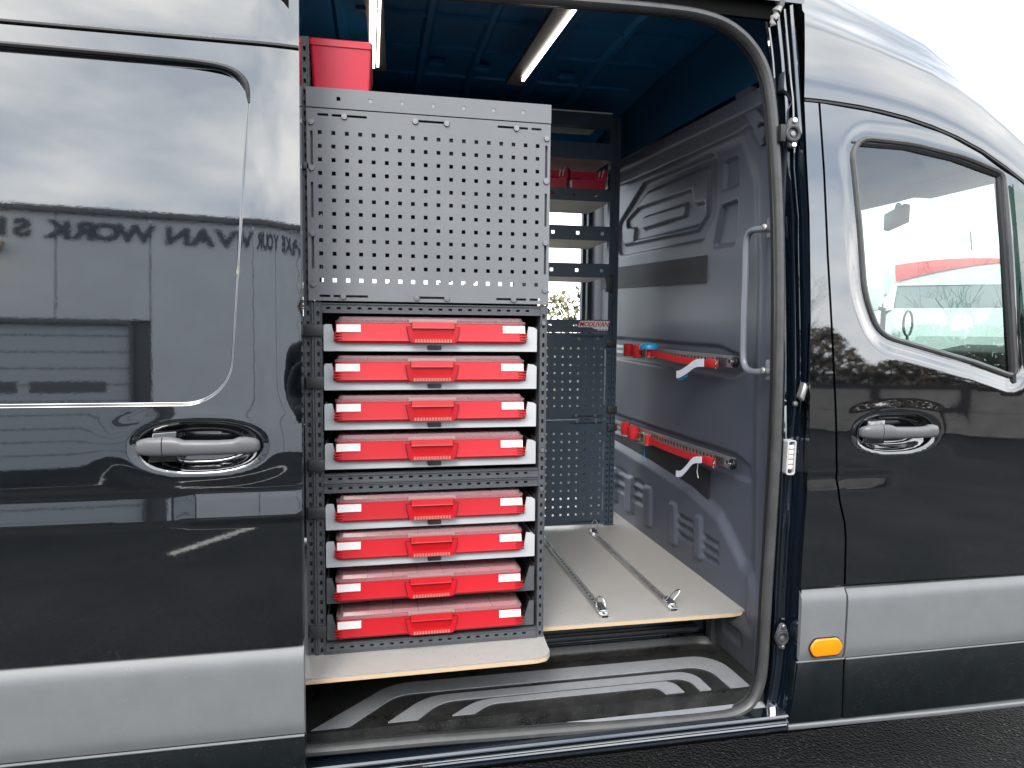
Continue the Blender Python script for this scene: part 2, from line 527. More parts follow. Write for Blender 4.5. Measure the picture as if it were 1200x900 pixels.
def round_poly(poly, rad, n=6):
    out = []
    N = len(poly)
    for i in range(N):
        p0, p, p1 = Vector(poly[i - 1]), Vector(poly[i]), Vector(poly[(i + 1) % N])
        r = rad[i] if isinstance(rad, (list, tuple)) else rad
        a, b = (p0 - p), (p1 - p)
        la, lb = a.length, b.length
        a.normalize(); b.normalize()
        ang = a.angle(b)
        if r <= 0 or ang > math.radians(177):
            out.append(tuple(p)); continue
        t = min(r / math.tan(ang / 2), 0.48 * la, 0.48 * lb)
        r2 = t * math.tan(ang / 2)
        c = p + (a + b).normalized() * (r2 / math.sin(ang / 2))
        s, e = p + a * t - c, p + b * t - c
        tot = s.angle_signed(e)
        for k in range(n + 1):
            th = -tot * k / n
            out.append((c.x + s.x * math.cos(th) - s.y * math.sin(th), c.y + s.x * math.sin(th) + s.y * math.cos(th)))
    return out

def catmull(pts, n=6):
    pts = [Vector(p) for p in pts]
    out = []
    for i in range(len(pts) - 1):
        p0, p1, p2, p3 = pts[max(i - 1, 0)], pts[i], pts[i + 1], pts[min(i + 2, len(pts) - 1)]
        for k in range(n):
            t = k / n
            out.append(0.5 * ((2 * p1) + (p2 - p0) * t + (2 * p0 - 5 * p1 + 4 * p2 - p3) * t * t + (3 * p1 - p0 - 3 * p2 + p3) * t ** 3))
    out.append(pts[-1])
    return out

def lerp_table(tab, x):
    if x <= tab[0][0]:
        return tab[0][1]
    for (a, b), (c, d) in zip(tab, tab[1:]):
        if x <= c:
            return b + (d - b) * (x - a) / (c - a)
    return tab[-1][1]

def sstep(a, b, x):
    t = max(0.0, min(1.0, (x - a) / (b - a)))
    return t * t * (3 - 2 * t)

def inside(poly, x, y):
    c = False
    n = len(poly)
    j = n - 1
    for i in range(n):
        xi, yi = poly[i]; xj, yj = poly[j]
        if (yi > y) != (yj > y) and x < (xj - xi) * (y - yi) / (yj - yi) + xi:
            c = not c
        j = i
    return c

def poly_dist(poly, x, y):
    # signed distance, negative inside
    best = 1e9
    n = len(poly)
    for i in range(n):
        ax, ay = poly[i]; bx, by = poly[(i + 1) % n]
        dx, dy = bx - ax, by - ay
        l = dx * dx + dy * dy
        t = 0 if l == 0 else max(0, min(1, ((x - ax) * dx + (y - ay) * dy) / l))
        d = (x - ax - t * dx) ** 2 + (y - ay - t * dy) ** 2
        if d < best:
            best = d
    best = math.sqrt(best)
    return -best if inside(poly, x, y) else best

def resample(poly, step):
    out = []
    n = len(poly)
    for i in range(n):
        a, b = Vector(poly[i]), Vector(poly[(i + 1) % n])
        k = max(1, int(math.ceil((b - a).length / step)))
        for q in range(k):
            out.append(tuple(a.lerp(b, q / k)))
    return out

def skin_panel(name, mat, parent, outline, holes, h, spacing=0.02, refine=(), depth=0.02, step=0.012, follow=()):
    """A sheet-metal panel over (x, z) whose outer face is y = h(x, z), with folded-back edges."""
    loops = [resample(outline, step)] + [resample(q, step) for q in holes]
    pts, edges = [], []
    for lp in loops:
        o = len(pts)
        pts += [Vector(p) for p in lp]
        edges += [(o + i, o + (i + 1) % len(lp)) for i in range(len(lp))]
    near = []
    for poly, offs, st in follow:                # rows of points that run along a pressed edge
        rp = resample(poly, st)
        ar = sum(a[0] * b[1] - b[0] * a[1] for a, b in zip(rp, rp[1:] + rp[:1]))
        sg = 1 if ar > 0 else -1
        for i, p in enumerate(rp):
            a, b = Vector(rp[i - 1]), Vector(rp[(i + 1) % len(rp)])
            d = (b - a).normalized()
            nv = Vector((d.y, -d.x)) * sg
            for f in offs:
                q = Vector(p) + nv * f
                if inside(outline, *q) and not any(inside(k, *q) for k in holes) and abs(poly_dist(outline, *q)) > 0.003:
                    if all(abs(poly_dist(k, *q)) > 0.003 for k in holes):
                        pts.append(q)
        near.append((poly, min(offs) - st * 0.4, max(offs) + st * 0.4))
    xs = [p[0] for p in outline]; zs = [p[1] for p in outline]
    def grid(x0, x1, z0, z1, s, skip=()):
        nx, nz_ = int((x1 - x0) / s), int((z1 - z0) / s)
        for j in range(nz_ + 1):
            for i in range(nx + 1):
                x = x0 + (i + (0.5 if j % 2 else 0.0)) * s
                z = z0 + j * s
                if any(a <= x <= b and c <= z <= d for a, b, c, d, *_ in skip):
                    continue
                if not inside(outline, x, z) or any(inside(q, x, z) for q in holes):
                    continue
                if any(lo < poly_dist(q, x, z) < hi for q, lo, hi in near):
                    continue
                if min(abs(poly_dist(outline, x, z)), *[abs(poly_dist(q, x, z)) for q in holes], 9) < s * 0.45:
                    continue
                pts.append(Vector((x, z)))
    grid(min(xs), max(xs), min(zs), max(zs), spacing, refine)
    for x0, x1, z0, z1, s in refine:
        grid(x0, x1, z0, z1, s)
    V, E, F, *_ = delaunay_2d_cdt(pts, edges, [], 0, 1e-6)
    vs = [(p.x, h(p.x, p.y), p.y) for p in V]
    fs = []
    for q in F:
        cx = sum(V[i].x for i in q) / 3; cz = sum(V[i].y for i in q) / 3
        if inside(outline, cx, cz) and not any(inside(k, cx, cz) for k in holes):
            a, b, c = (V[i] for i in q)
            ar = (b - a).cross(c - a)
            if abs(ar) < 1e-10:
                continue
            fs.append(tuple(q) if ar > 0 else tuple(reversed(q)))
    mb = MB()
    mb.add(vs, fs)
    for lp in loops:
        n = len(lp)
        A = [(x, h(x, z), z) for x, z in lp]
        B = [(x, h(x, z) + depth, z) for x, z in lp]
        mb.add(A + B, [(i, (i + 1) % n, n + (i + 1) % n, n + i) for i in range(n)])
    return mb.build(name, mat, parent, smooth=True, angle=60, fix=False)

def survey(px, py, axis, val):
    """Where the sight line measured at photo point (px, py) meets the plane axis = val (metres)."""
    d = r_ * ((px - 600) / 800) + u_ * ((450 - py) / 800) + f_
    i = 'xyz'.index(axis)
    return CAM_POS + d * ((val - CAM_POS[i]) / d[i])
# ================================================================== THE VAN
van = thing('black_van', 'black high-roof panel van with its side door slid open on a racked load bay', 'van')

LEAN = [(0.0, 0.0), (1.08, 0.0)]
for _k in range(1, 160):                     # the side leans in above the belt line
    _z = 1.08 + _k * 0.01
    LEAN.append((_z, LEAN[-1][1] + 0.01 * 0.0517 * (_z - 0.82) * sstep(1.10, 1.32, _z)))
def lean(z):
    if z <= 1.08:
        return 0.0
    q = min((z - 1.08) / 0.01, 157.99)
    i = int(q)
    return LEAN[i + 1][1] + (LEAN[i + 2][1] - LEAN[i + 1][1]) * (q - i)

# ------------------------------------------------------------------ sliding door, slid back along the body
DY = -0.075
SHELF_Z = [(-9, 0), (1.015, 0.0), (1.035, 0.0), (1.105, 0.0075), (1.135, 0.0)]
WIN = round_poly([(-2.2, 2.003), (-0.250, 1.998), (-0.300, 1.291), (-2.2, 1.291)], [0.0, 0.072, 0.10, 0.0], 10)
def ell(x, z, cx, cz, a, b, p=2.4):
    return (abs((x - cx) / a) ** p + abs((z - cz) / b) ** p) ** (1 / p)
def handle_bowl(x, z, cx, cz, dome):
    e = ell(x, z, cx, cz, 0.128, 0.054)
    d = 0.030 * (1 - sstep(0.62, 1.0, e))            # scooped bowl behind the grip
    d -= dome * 0.005 * sstep(1.0, 1.10, e) * (1 - sstep(1.12, 1.75, e))   # raised rim
    return d
def door_h(x, z):
    y = DY + lean(z)
    d = poly_dist(WIN, x, z)
    y += 0.0085 * (1 - sstep(-0.0055, 0.0, d))       # pressed-in window blank
    if d < -0.004:
        y += 0.010 * ((x + 0.75) / 0.5) ** 2 * 0.5
    # rear of the panel, round the edge
    y += (0.25 + 0.45 * sstep(1.22, 1.34, z)) * max(0.0, x + 0.25) ** 2
    # swage line under the handle
    if 1.0 < z < 1.2:
        y += lerp_table([(1.035, 0.0), (1.045, -0.001), (1.100, 0.0035), (1.112, 0.0), (1.2, 0.0)], z)
        y += -0.004 * sstep(1.03, 1.05, z) * (1 - sstep(1.09, 1.115, z)) * sstep(-0.42, -0.37, x)
    y += handle_bowl(x, z, -0.362, 1.203, 0.35)
    # rain gutter crease under the roof
    y += 0.030 * max(0.0, z - 2.06) ** 1.2
    return y
sd_out = [(-1.45, 0.755), (-0.161, 0.755), (-0.156, 1.3), (-0.1545, 2.30), (-1.45, 2.30)]
FOL = (-0.011, -0.0075, -0.0058, -0.0045, -0.003, -0.0015, -0.0002, 0.0012, 0.004)
sliding_door = skin_panel('sliding_door', M['paint'], van, sd_out, [], door_h, spacing=0.022,
    refine=[(-0.53, -0.17, 1.02, 1.275, 0.0048), (-0.90, -0.17, 2.034, 2.066, 0.004), (-0.90, -0.54, 1.03, 1.12, 0.007)], depth=0.045,
    follow=[(WIN, FOL, 0.006)])
# dark rubber bead round the pressed window blank, thicker along the top
mb = MB()
bp = catmull([(-1.3, 0, 2.006), (-0.75, 0, 2.005), (-0.45, 0, 2.003), (-0.345, 0, 2.000), (-0.290, 0, 1.990), (-0.263, 0, 1.966), (-0.256, 0, 1.925)], 8)
bp = [Vector((p.x, door_h(p.x, p.z) - 0.001, p.z)) for p in bp]
mb.tube(bp, [0.0065] * (len(bp) - 9) + [0.0065 - 0.0045 * i / 8 for i in range(9)], 8)
mb.build('window_bead', M['rubber'], sliding_door, smooth=True)
mb = MB()
mb.tube([(x, door_h(x, 2.050) - 0.0035, 2.050) for x in [-1.45 + 1.295 * i / 30 for i in range(31)]], 0.0042, 6)
mb.build('gutter_shade_line', M['rubber'], sliding_door, smooth=True)  # dark tube stands in for shade in the gutter groove
# lower outer skin, grey rubbing strip
def band(x0, x1, zt, zb, y0, name, mat, parent, bulge=0.012):
    m = MB()
    prof = []
    n = 12
    for i in range(n + 1):
        t = i / n
        z = zt + (zb - zt) * t
        y = y0 - bulge * (1 - (2 * t - 1) ** 8) * (1.0 - 0.25 * t)
        if t < 0.12: y += 0.004 * ((0.12 - t) / 0.12) ** 2
        prof.append((y, z))
    prof = [(y0 + 0.02, zt)] + prof + [(y0 + 0.02, zb)]
    k = len(prof)
    nx = 10
    rings = [[(x0 + (x1 - x0) * i / nx, y, z) for y, z in prof] for i in range(nx + 1)]
    m.loft(rings, True, True)
    return m.build(name, mat, parent, smooth=True, angle=50)
band(-1.45, -0.159, 0.750, 0.549, DY + 0.006, 'rubbing_strip', M['cladding'], sliding_door)
mb = MB()
mb.box(-1.45, -0.160, DY + 0.008, DY + 0.045, 0.36, 0.546)
mb.build('lower_skin', M['lowpaint'], sliding_door, bevel=0.004)
mb = MB()
mb.tube([(-1.45, DY + 0.003, 0.5455), (-0.160, DY + 0.003, 0.5455)], 0.0030, 8)
mb.build('bright_edge', M['cladding'], sliding_door, smooth=True)
# inner skin of the door
mb = MB()
mb.box(-1.45, -0.175, DY + 0.046, DY + 0.050, 0.38, 2.28)
mb.build('inner_skin', M['gap'], sliding_door)

def grip(cx, cz, y, parent, flip=1):
    # bar handle: cap on the left, grip to the right
    def ringset(tab):
        rings = []
        for t, dy, ry, rz, dz in tab:
            ring = []
            for k in range(20):
                a = 2 * math.pi * k / 20
                c, s = math.cos(a), math.sin(a)
                ring.append((cx + flip * t, y + dy + ry * math.copysign(abs(c) ** 0.8, c), cz + dz + rz * math.copysign(abs(s) ** 0.8, s)))
            rings.append(ring)
        return rings
    cap = [(-0.121, -0.012, 0.003, 0.006, 0.002), (-0.119, -0.014, 0.008, 0.012, 0.002), (-0.112, -0.018, 0.011, 0.0155, 0.003),
           (-0.095, -0.022, 0.012, 0.0190, 0.004), (-0.067, -0.025, 0.012, 0.0200, 0.004)]
    bar = [(-0.065, -0.0252, 0.012, 0.0198, 0.004), (-0.045, -0.027, 0.012, 0.0195, 0.004), (-0.034, -0.028, 0.012, 0.0180, 0.003),
           (-0.026, -0.028, 0.012, 0.0165, 0.001), (0.0, -0.029, 0.012, 0.0160, 0.001), (0.040, -0.028, 0.012, 0.0155, 0.0005), (0.070, -0.026, 0.012, 0.0160, 0.001),
           (0.082, -0.025, 0.012, 0.0185, 0.003), (0.095, -0.021, 0.012, 0.0180, 0.003), (0.110, -0.018, 0.011, 0.0160, 0.002), (0.118, -0.014, 0.008, 0.012, 0.001), (0.121, -0.012, 0.003, 0.006, 0.001)]
    for nm, tab in (('handle_cap', cap), ('handle_grip', bar)):
        m = MB()
        m.loft(ringset(tab))
        m.build(nm, M['handle'], parent, smooth=True, angle=50)
    # pedestal blocks that carry the bar inside the bowl
    m = MB()
    m.loft([[(cx - 0.100, y - 0.010, cz - 0.030), (cx - 0.043, y - 0.012, cz - 0.031), (cx - 0.043, y - 0.012, cz + 0.034), (cx - 0.090, y - 0.010, cz + 0.030)],
            [(cx - 0.108, y + 0.026, cz - 0.034), (cx - 0.040, y + 0.026, cz - 0.036), (cx - 0.040, y + 0.026, cz + 0.038), (cx - 0.098, y + 0.026, cz + 0.034)]])
    m.build('handle_pedestal', M['paint'], parent, bevel=0.003)
grip(-0.362, 1.205, DY + 0.002, sliding_door)

# body side behind the sliding door
mb = MB()
mb.box(-3.0, -0.50, 0.0, 0.03, 0.36, 2.2)
mb.build('rear_side_panel', M['paint'], van)

# ------------------------------------------------------------------ front pillar panel and front door
PIL_L = [(1.095, 2.052), (1.103, 1.90), (1.112, 1.765), (1.119, 1.55), (1.122, 1.389), (1.125, 1.209), (1.126, 1.025), (1.121, 0.887), (1.118, 0.772)]
SEAM = [(1.141, 2.056), (1.156, 1.878), (1.170, 1.657), (1.189, 1.434), (1.204, 1.253), (1.212, 1.130), (1.216, 1.068), (1.228, 1.005), (1.246, 0.945), (1.252, 0.90), (1.255, 0.772)]
GUT = [(1.095, 2.057), (1.163, 2.056), (1.289, 2.047), (1.393, 2.032), (1.526, 2.002), (1.663, 1.948), (1.776, 1.883), (1.86, 1.828), (1.95, 1.76), (2.1, 1.63), (2.3, 1.44)]
def gutter_z(x):
    return lerp_table(GUT, x)
GLASS = round_poly([(1.233, 1.972), (1.420, 1.966), (1.590, 1.940), (1.712, 1.903), (1.738, 1.698), (1.783, 1.335), (1.640, 1.378), (1.480, 1.417), (1.335, 1.452), (1.285, 1.560)],
                   [0.05, 0.6, 0.6, 0.03, 0.9, 0.02, 0.5, 0.5, 0.10, 0.30], 5)
def swage(z):
    return lerp_table([(1.02, 0.0), (1.03, -0.001), (1.072, 0.0030), (1.084, -0.0012), (1.12, 0.0)], z)
def front_h(x, z):
    y = lean(z)
    y += swage(z) * (1 - sstep(1.30, 1.44, x))
    y += handle_bowl(x, z, 1.390, 1.188, 0.25)
    d = poly_dist(GLASS, x, z) if 1.15 < x < 1.9 and z > 1.2 else 1
    # flared frame round the window
    y += 0.011 * (1 - sstep(0.012, 0.050, d)) * (1 if z < 1.45 else max(0.25, 1 - (z - 1.45) * 2.6))
    return y
pil = skin_panel('pillar_panel', M['paint'], van, PIL_L + [(a - 0.0065, b) for a, b in reversed(SEAM)], [], front_h, spacing=0.018,
                 refine=[(1.09, 1.26, 1.01, 1.10, 0.006)], depth=0.035)
FD = [(a, b) for a, b in SEAM]
door_out = FD + [(2.05, 0.766), (2.05, 1.25)] + [(1.95, 1.742), (1.86, 1.820), (1.776, 1.876), (1.663, 1.941), (1.526, 1.995), (1.393, 2.025), (1.289, 2.040), (1.163, 2.050)]
# the panel runs to the door's front edge; the quarter light opening is cut just ahead of the window
front_door = skin_panel('front_door', M['paint'], van, door_out, [GLASS], front_h, spacing=0.022,
    refine=[(1.24, 1.54, 1.09, 1.29, 0.0055), (1.24, 1.60, 1.02, 1.088, 0.007), ], depth=0.03,
    follow=[(GLASS, (0.006, 0.012, 0.019, 0.026, 0.033, 0.040, 0.047, 0.053), 0.008)])
grip(1.390, 1.190, 0.004, front_door)
# window rubber and pane
def ring_tube(poly, off, r, n=8):
    m = MB()
    p2 = resample(poly, 0.03)
    pts = [Vector((x, front_h(x, z) + off, z)) for x, z in p2]
    k = len(pts)
    rings = []
    for i in range(k):
        d = (pts[(i + 1) % k] - pts[i - 1]).normalized()
        a = Vector((0, -1, 0)); a = (a - d * a.dot(d)).normalized(); b = d.cross(a)
        rings.append([pts[i] + r * (math.cos(2 * math.pi * q / n) * a + math.sin(2 * math.pi * q / n) * b) for q in range(n)])
    rings.append(rings[0])
    m.loft(rings, True, False)
    return m
ring_tube(GLASS, 0.001, 0.0082).build('window_rubber', M['seal'], front_door, smooth=True)
mb = MB()
gl = resample(GLASS, 0.2)
mb.add([(x, front_h(x, z) + 0.006, z) for x, z in gl], [tuple(range(len(gl)))])
o = mb.build('window_pane', M['glass'], front_door)
# inner black edge along the front of the pane (run channel) and the top
mb = MB()
mb.tube([(1.702, lean(1.9) + 0.012, 1.905), (1.728, lean(1.69) + 0.012, 1.698), (1.774, lean(1.33) + 0.012, 1.320)], 0.009, 8)
mb.tube([(1.235, lean(1.96) + 0.012, 1.958), (1.40, lean(1.96) + 0.012, 1.957), (1.55, lean(1.94) + 0.012, 1.936), (1.703, lean(1.9) + 0.012, 1.898)], 0.011, 8)
mb.build('run_channel', M['rubber'], front_door, smooth=True)
# quarter light ahead of the door window
mb = MB()
q = [(1.738, 1.872), (1.85, 1.800), (1.95, 1.715), (2.02, 1.60), (2.02, 1.30), (1.808, 1.345)]
mb.prism(q, 0.0, 0.004)
ql = mb.build('quarter_light', M['glass'], front_door)
ql.location.y = 0.0
for v in ql.data.vertices: v.co.y = v.co.y - 0.006 + lean(v.co.z)
band(1.262, 2.05, 0.757, 0.564, 0.004, 'rubbing_strip', M['cladding'], front_door, bulge=0.010)
mb = MB(); mb.box(1.268, 2.05, 0.004, 0.03, 0.386, 0.5605)
mb.build('lower_skin', M['lowpaint'], front_door, bevel=0.005)
mb = MB(); mb.tube([(1.268, 0.003, 0.5600), (2.05, 0.003, 0.5600)], 0.0026, 8)
mb.build('bright_edge', M['cladding'], front_door, smooth=True)
st = band(1.120, 1.2555, 0.762, 0.566, 0.004, 'rubbing_strip', M['cladding'], pil, bulge=0.010)
mb = MB()
mb.prism([(1.116, 0.563), (1.2635, 0.562), (1.2675, 0.386), (1.101, 0.388)], 0.005, 0.03)
mb.build('lower_skin', M['lowpaint'], pil, bevel=0.004)
mb = MB(); mb.tube([(1.117, 0.003, 0.5635), (1.263, 0.003, 0.5620)], 0.0026, 8)
mb.build('bright_edge', M['cladding'], pil, smooth=True)
# amber side marker
mb = MB()
hexa = round_poly([(1.146, 0.606), (1.163, 0.629), (1.232, 0.629), (1.249, 0.606), (1.236, 0.581), (1.160, 0.580)], 0.016, 5)
mb.prism(hexa, -0.0125, 0.0)
mb.build('side_marker', M['amber'], pil, bevel=0.004, seg=3)
mb = MB()
hex2 = [(1.198 + (x - 1.198) * 1.05, 0.605 + (z - 0.605) * 1.10) for x, z in hexa]
mb.prism(hex2, -0.0082, 0.0)
mb.build('marker_surround', M['rubber'], pil, bevel=0.001)
# dark void behind the panel gaps
mb = MB()
mb.prism([(1.10, 2.05), (1.19, 2.05), (1.215, 1.40), (1.27, 1.0), (1.30, 0.40), (1.11, 0.40), (1.125, 1.0)], 0.075, 0.085)
mb.build('pillar_inner', M['gap'], van)

# ------------------------------------------------------------------ roof side over the cab and the load bay
SIL = [(1.05, 2.515), (1.15, 2.475), (1.306, 2.408), (1.391, 2.370), (1.492, 2.333), (1.644, 2.232), (1.802, 2.108), (1.968, 1.972), (2.10, 1.845), (2.35, 1.60), (2.62, 1.33)]
def roof_ring(x):
    zg = gutter_z(x) + 0.004
    g = lean(min(zg, 2.06))
    zs = lerp_table(SIL, x)
    h = max(0.02, zs - zg)
    pr = [(g + 0.012, zg - 0.006), (g + 0.001, zg - 0.001), (g, zg + 0.004)]
    for t in (0.15, 0.3, 0.42, 0.50):
        pr.append((g + 0.03 * t * t + 0.012 * t, zg + h * t))
    pr.append((g + 0.020 + 0.004, zg + h * 0.53))
    for k in range(1, 9):
        a = k / 8 * math.pi / 2
        y0 = g + 0.026
        pr.append((y0 + (0.235 - y0) * (1 - math.cos(a)) ** 0.9, zg + h * 0.54 + h * 0.455 * math.sin(a)))
    return pr
xs = [1.0945, 1.10, 1.15, 1.2, 1.26, 1.32, 1.4, 1.48, 1.56, 1.64, 1.72, 1.80, 1.88, 1.96, 2.04, 2.12, 2.22, 2.35, 2.5, 2.6]
rings = []
def smooth_sil(x):
    return lerp_table(SIL, x)
for x in xs:
    pr = roof_ring(x)
    if x <= 1.96:
        zt = pr[-1][1]
        pr += [(0.33, zt + 0.030), (0.5, zt + 0.055), (0.92, zt + 0.08), (1.5, zt + 0.055), (1.80, zt - 0.1), (1.84, zt - 0.3)]
    else:
        zt = pr[-1][1]
        pr += [(0.236, zt - 0.004)] * 6
    rings.append([(x, y, z) for y, z in pr])
mb = MB()
n = len(rings[0])
# skip roof quads ahead of the windscreen header
vs = [p for r in rings for p in r]
fs = []
for i in range(len(rings) - 1):
    for j in range(n - 1):
        if xs[i] >= 1.96 and j >= n - 7:
            continue
        if xs[i + 1] > 1.96 and j >= n - 7:
            continue
        fs.append((i * n + j, (i + 1) * n + j, (i + 1) * n + j + 1, i * n + j + 1))
mb.add(vs, fs)
cab_roof = mb.build('cab_roof', M['paint'], van, smooth=True, angle=70, fix=False)
# black drip rail along the roof seam and along the A pillar
mb = MB()
mb.tube([Vector((x, lean(min(gutter_z(x), 2.06)) - 0.0005, gutter_z(x) - 0.001)) for x in xs], 0.0038, 6)
mb.build('drip_rail', M['rubber'], cab_roof, smooth=True)
mb = MB()
pts = [Vector((x, 0.225, lerp_table(SIL, x) + 0.004)) for x in xs]
mb.tube(pts, 0.0055, 6)
mb.build('screen_edge_seal', M['rubber'], cab_roof, smooth=True)
# load bay roof skin
mb = MB()
rings = []
for x in (-3.0, -0.6, 1.09):
    rings.append([(x, 0.045, 2.30), (x, 0.06, 2.45), (x, 0.13, 2.56), (x, 0.30, 2.61), (x, 0.92, 2.63), (x, 1.55, 2.61), (x, 1.76, 2.52), (x, 1.82, 2.2)])
mb.loft(rings, False, False)
mb.build('load_bay_roof', M['paint'], van, smooth=True)
# outer skin above the side opening (between the door frame and the roof)
mb = MB()
mb.box(-0.50, 1.030, 0.064, 0.075, 2.262, 2.44)
mb.build('door_track_panel', M['gap'], van)

# ------------------------------------------------------------------ windscreen, far side of the cab
mb = MB()
hdr, base = [], []
for i in range(13):
    t = i / 12
    y = 0.24 + (1.60 - 0.24) * t
    bow = 1 - (2 * t - 1) ** 2
    hdr.append((1.965 + 0.16 * bow, y, 1.985 + 0.03 * bow))
    base.append((2.60 + 0.18 * bow, y, 1.32))
mb.loft([hdr, base], False, False)
mb.build('windscreen', M['screen'], van, smooth=True)
mb = MB()
for s, (ya, yb) in enumerate(((1.60, 1.84),)):
    mb.loft([[(1.94, ya, 2.02), (2.00, ya, 1.97), (2.02, yb, 1.90), (1.95, yb, 1.93)],
             [(2.56, ya, 1.36), (2.64, ya, 1.30), (2.60, yb, 1.26), (2.50, yb, 1.30)]])
mb.build('far_pillar', M['dash'], van)
mb = MB()
mb.box(1.15, 3.0, 1.78, 1.84, 0.38, 1.27)
mb.box(1.15, 1.30, 1.78, 1.84, 1.27, 2.05)
mb.box(1.30, 1.97, 1.78, 1.84, 1.94, 2.05)
mb.build('far_cab_side', M['dash'], van)
# headliner
mb = MB()
ring = []
hl = [(1.14, 0.10), (1.96, 0.12), (2.02, 0.30), (2.10, 0.60), (2.12, 0.92), (2.10, 1.25), (2.02, 1.55), (1.96, 1.75), (1.14, 1.75)]
mb.add([(x, y, 2.00) for x, y in hl] + [(x, y, 2.03) for x, y in hl],
       [tuple(range(9)), tuple(reversed(range(9, 18)))] + [(i, (i + 1) % 9, 9 + (i + 1) % 9, 9 + i) for i in range(9)])
headliner = mb.build('headliner', M['headliner'], van)
for y0, y1 in ((0.22, 0.66), (1.12, 1.56)):
    m = MB()
    m.add([(2.03, y0, 1.985), (2.11, y1 if y0 < 0.9 else y0, 1.985), (2.03, y1, 1.985)], [])
    m = MB()
    m.box(1.90, 2.06, y0, y1, 1.965, 1.990)
    m.build('sun_visor', M['headliner'], van, bevel=0.008)
pm = survey(1060, 256, 'y', 0.92)
m = MB()
m.obox((pm.x - 0.04, 0.92, pm.z), (0.012, -0.004, -0.002), (0.05, 0.115, 0), (0.0, 0.0, 0.036))
m.tube([(pm.x - 0.04, 0.92, pm.z + 0.03), (pm.x - 0.03, 0.92, 2.0)], 0.012, 8)
m.build('rear_view_mirror', M['dash'], van, bevel=0.008)
# dashboard, wheel, bonnet, cab shell
mb = MB()
prof = [(2.02, 0.55), (2.00, 1.16), (2.06, 1.27), (2.20, 1.325), (2.45, 1.33), (2.70, 1.30), (2.78, 1.27), (2.78, 0.55)]
mb.loft([[(x, y, z) for x, z in prof] for y in (0.06, 0.5, 0.92, 1.4, 1.77)])
mb.build('dashboard', M['dash'], van, bevel=0.012)
mb = MB()
b = [(2.10, 1.30), (2.16, 1.395), (2.30, 1.42), (2.42, 1.37), (2.44, 1.30)]
mb.loft([[(x, y, z - dz) for x, z in b] for y, dz in ((0.26, 0.04), (0.32, 0.0), (0.70, 0.0), (0.78, 0.04))])
mb.build('instrument_hood', M['dash'], van, bevel=0.01)
mb = MB()
c = Vector((1.90, 0.50, 1.20)); ax = Vector((-0.80, 0, 0.60)); e1 = Vector((0, 1, 0)); e2 = ax.cross(e1)
mb.tube([c + 0.185 * (math.cos(2 * math.pi * k / 28) * e1 + math.sin(2 * math.pi * k / 28) * e2) for k in range(29)], 0.014, 8, caps=False)
mb.obox(c - ax * 0.02, e1 * 0.07, e2 * 0.05, ax * 0.02)
for s in (-1, 1):
    mb.tube([c + e1 * 0.05 * s, c + e1 * 0.18 * s], 0.014, 6)
mb.tube([c - e2 * 0.03, c - e2 * 0.18], 0.014, 6)
mb.tube([c - ax * 0.03, c - ax * 0.30], 0.03, 8)
mb.build('steering_wheel', M['dash'], van, smooth=True)
mb = MB()
mb.box(1.14, 2.8, 0.06, 1.78, 0.40, 0.46)
mb.box(2.78, 2.80, 0.06, 1.78, 0.46, 1.28)
mb.build('cab_floor', M['dash'], van)
for y0 in (0.28, 1.00):
    m = MB()
    y1 = y0 + (0.48 if y0 < 0.5 else 0.62)
    m.box(1.30, 1.80, y0, y1, 0.72, 0.90)
    m.loft([[(1.24, y0, 0.90), (1.38, y0, 0.90), (1.38, y1, 0.90), (1.24, y1, 0.90)],
            [(1.15, y0 + 0.04, 1.50), (1.24, y0 + 0.04, 1.50), (1.24, y1 - 0.04, 1.50), (1.15, y1 - 0.04, 1.50)]])
    m.build('seat', M['seat'], van, bevel=0.03, seg=3)
# bonnet and wing so the van goes on ahead of the frame
mb = MB()
mb.loft([[(2.05, 0.0, 0.40), (2.05, 0.0, 1.20), (2.05, 0.03, 1.30), (2.06, 0.2, 1.30)],
         [(2.6, 0.0, 0.40), (2.6, 0.0, 1.15), (2.6, 0.06, 1.27), (2.6, 0.3, 1.31)],
         [(3.3, 0.06, 0.40), (3.3, 0.06, 0.98), (3.3, 0.14, 1.08), (3.3, 0.4, 1.12)],
         [(3.5, 0.25, 0.40), (3.5, 0.25, 0.86), (3.5, 0.3, 0.95), (3.5, 0.5, 0.98)]], False, False)
mb.add([(2.6, 0.3, 1.31), (3.3, 0.4, 1.12), (3.5, 0.5, 0.98), (3.5, 1.3, 0.98), (3.3, 1.44, 1.12), (2.6, 1.54, 1.31)], [(0, 1, 2, 3, 4, 5)])
mb.add([(3.5, 0.25, 0.40), (3.5, 1.6, 0.40), (3.5, 1.6, 0.95), (3.5, 0.25, 0.95)], [(0, 1, 2, 3)])
mb.build('bonnet_and_wing', M['paint'], van, smooth=True)
mb = MB()
mb.box(-3.0, 2.9, 0.10, 1.75, 0.30, 0.40)
mb.build('underbody_light_block', M['gap'], van)  # unseen box added to block light under the van
for wx in (2.72, -1.25 - 0.9):
    mb = MB()
    mb.cyl((wx, 0.04, 0.345), (0, 1, 0), 0.345, 0.24, 36)
    wl = mb.build('wheel', M['tyre'], van, bevel=0.02)
    mb = MB()
    mb.cyl((wx, 0.028, 0.345), (0, 1, 0), 0.20, 0.03, 28)
    mb.build('wheel_rim', M['cladding'], wl, bevel=0.008)

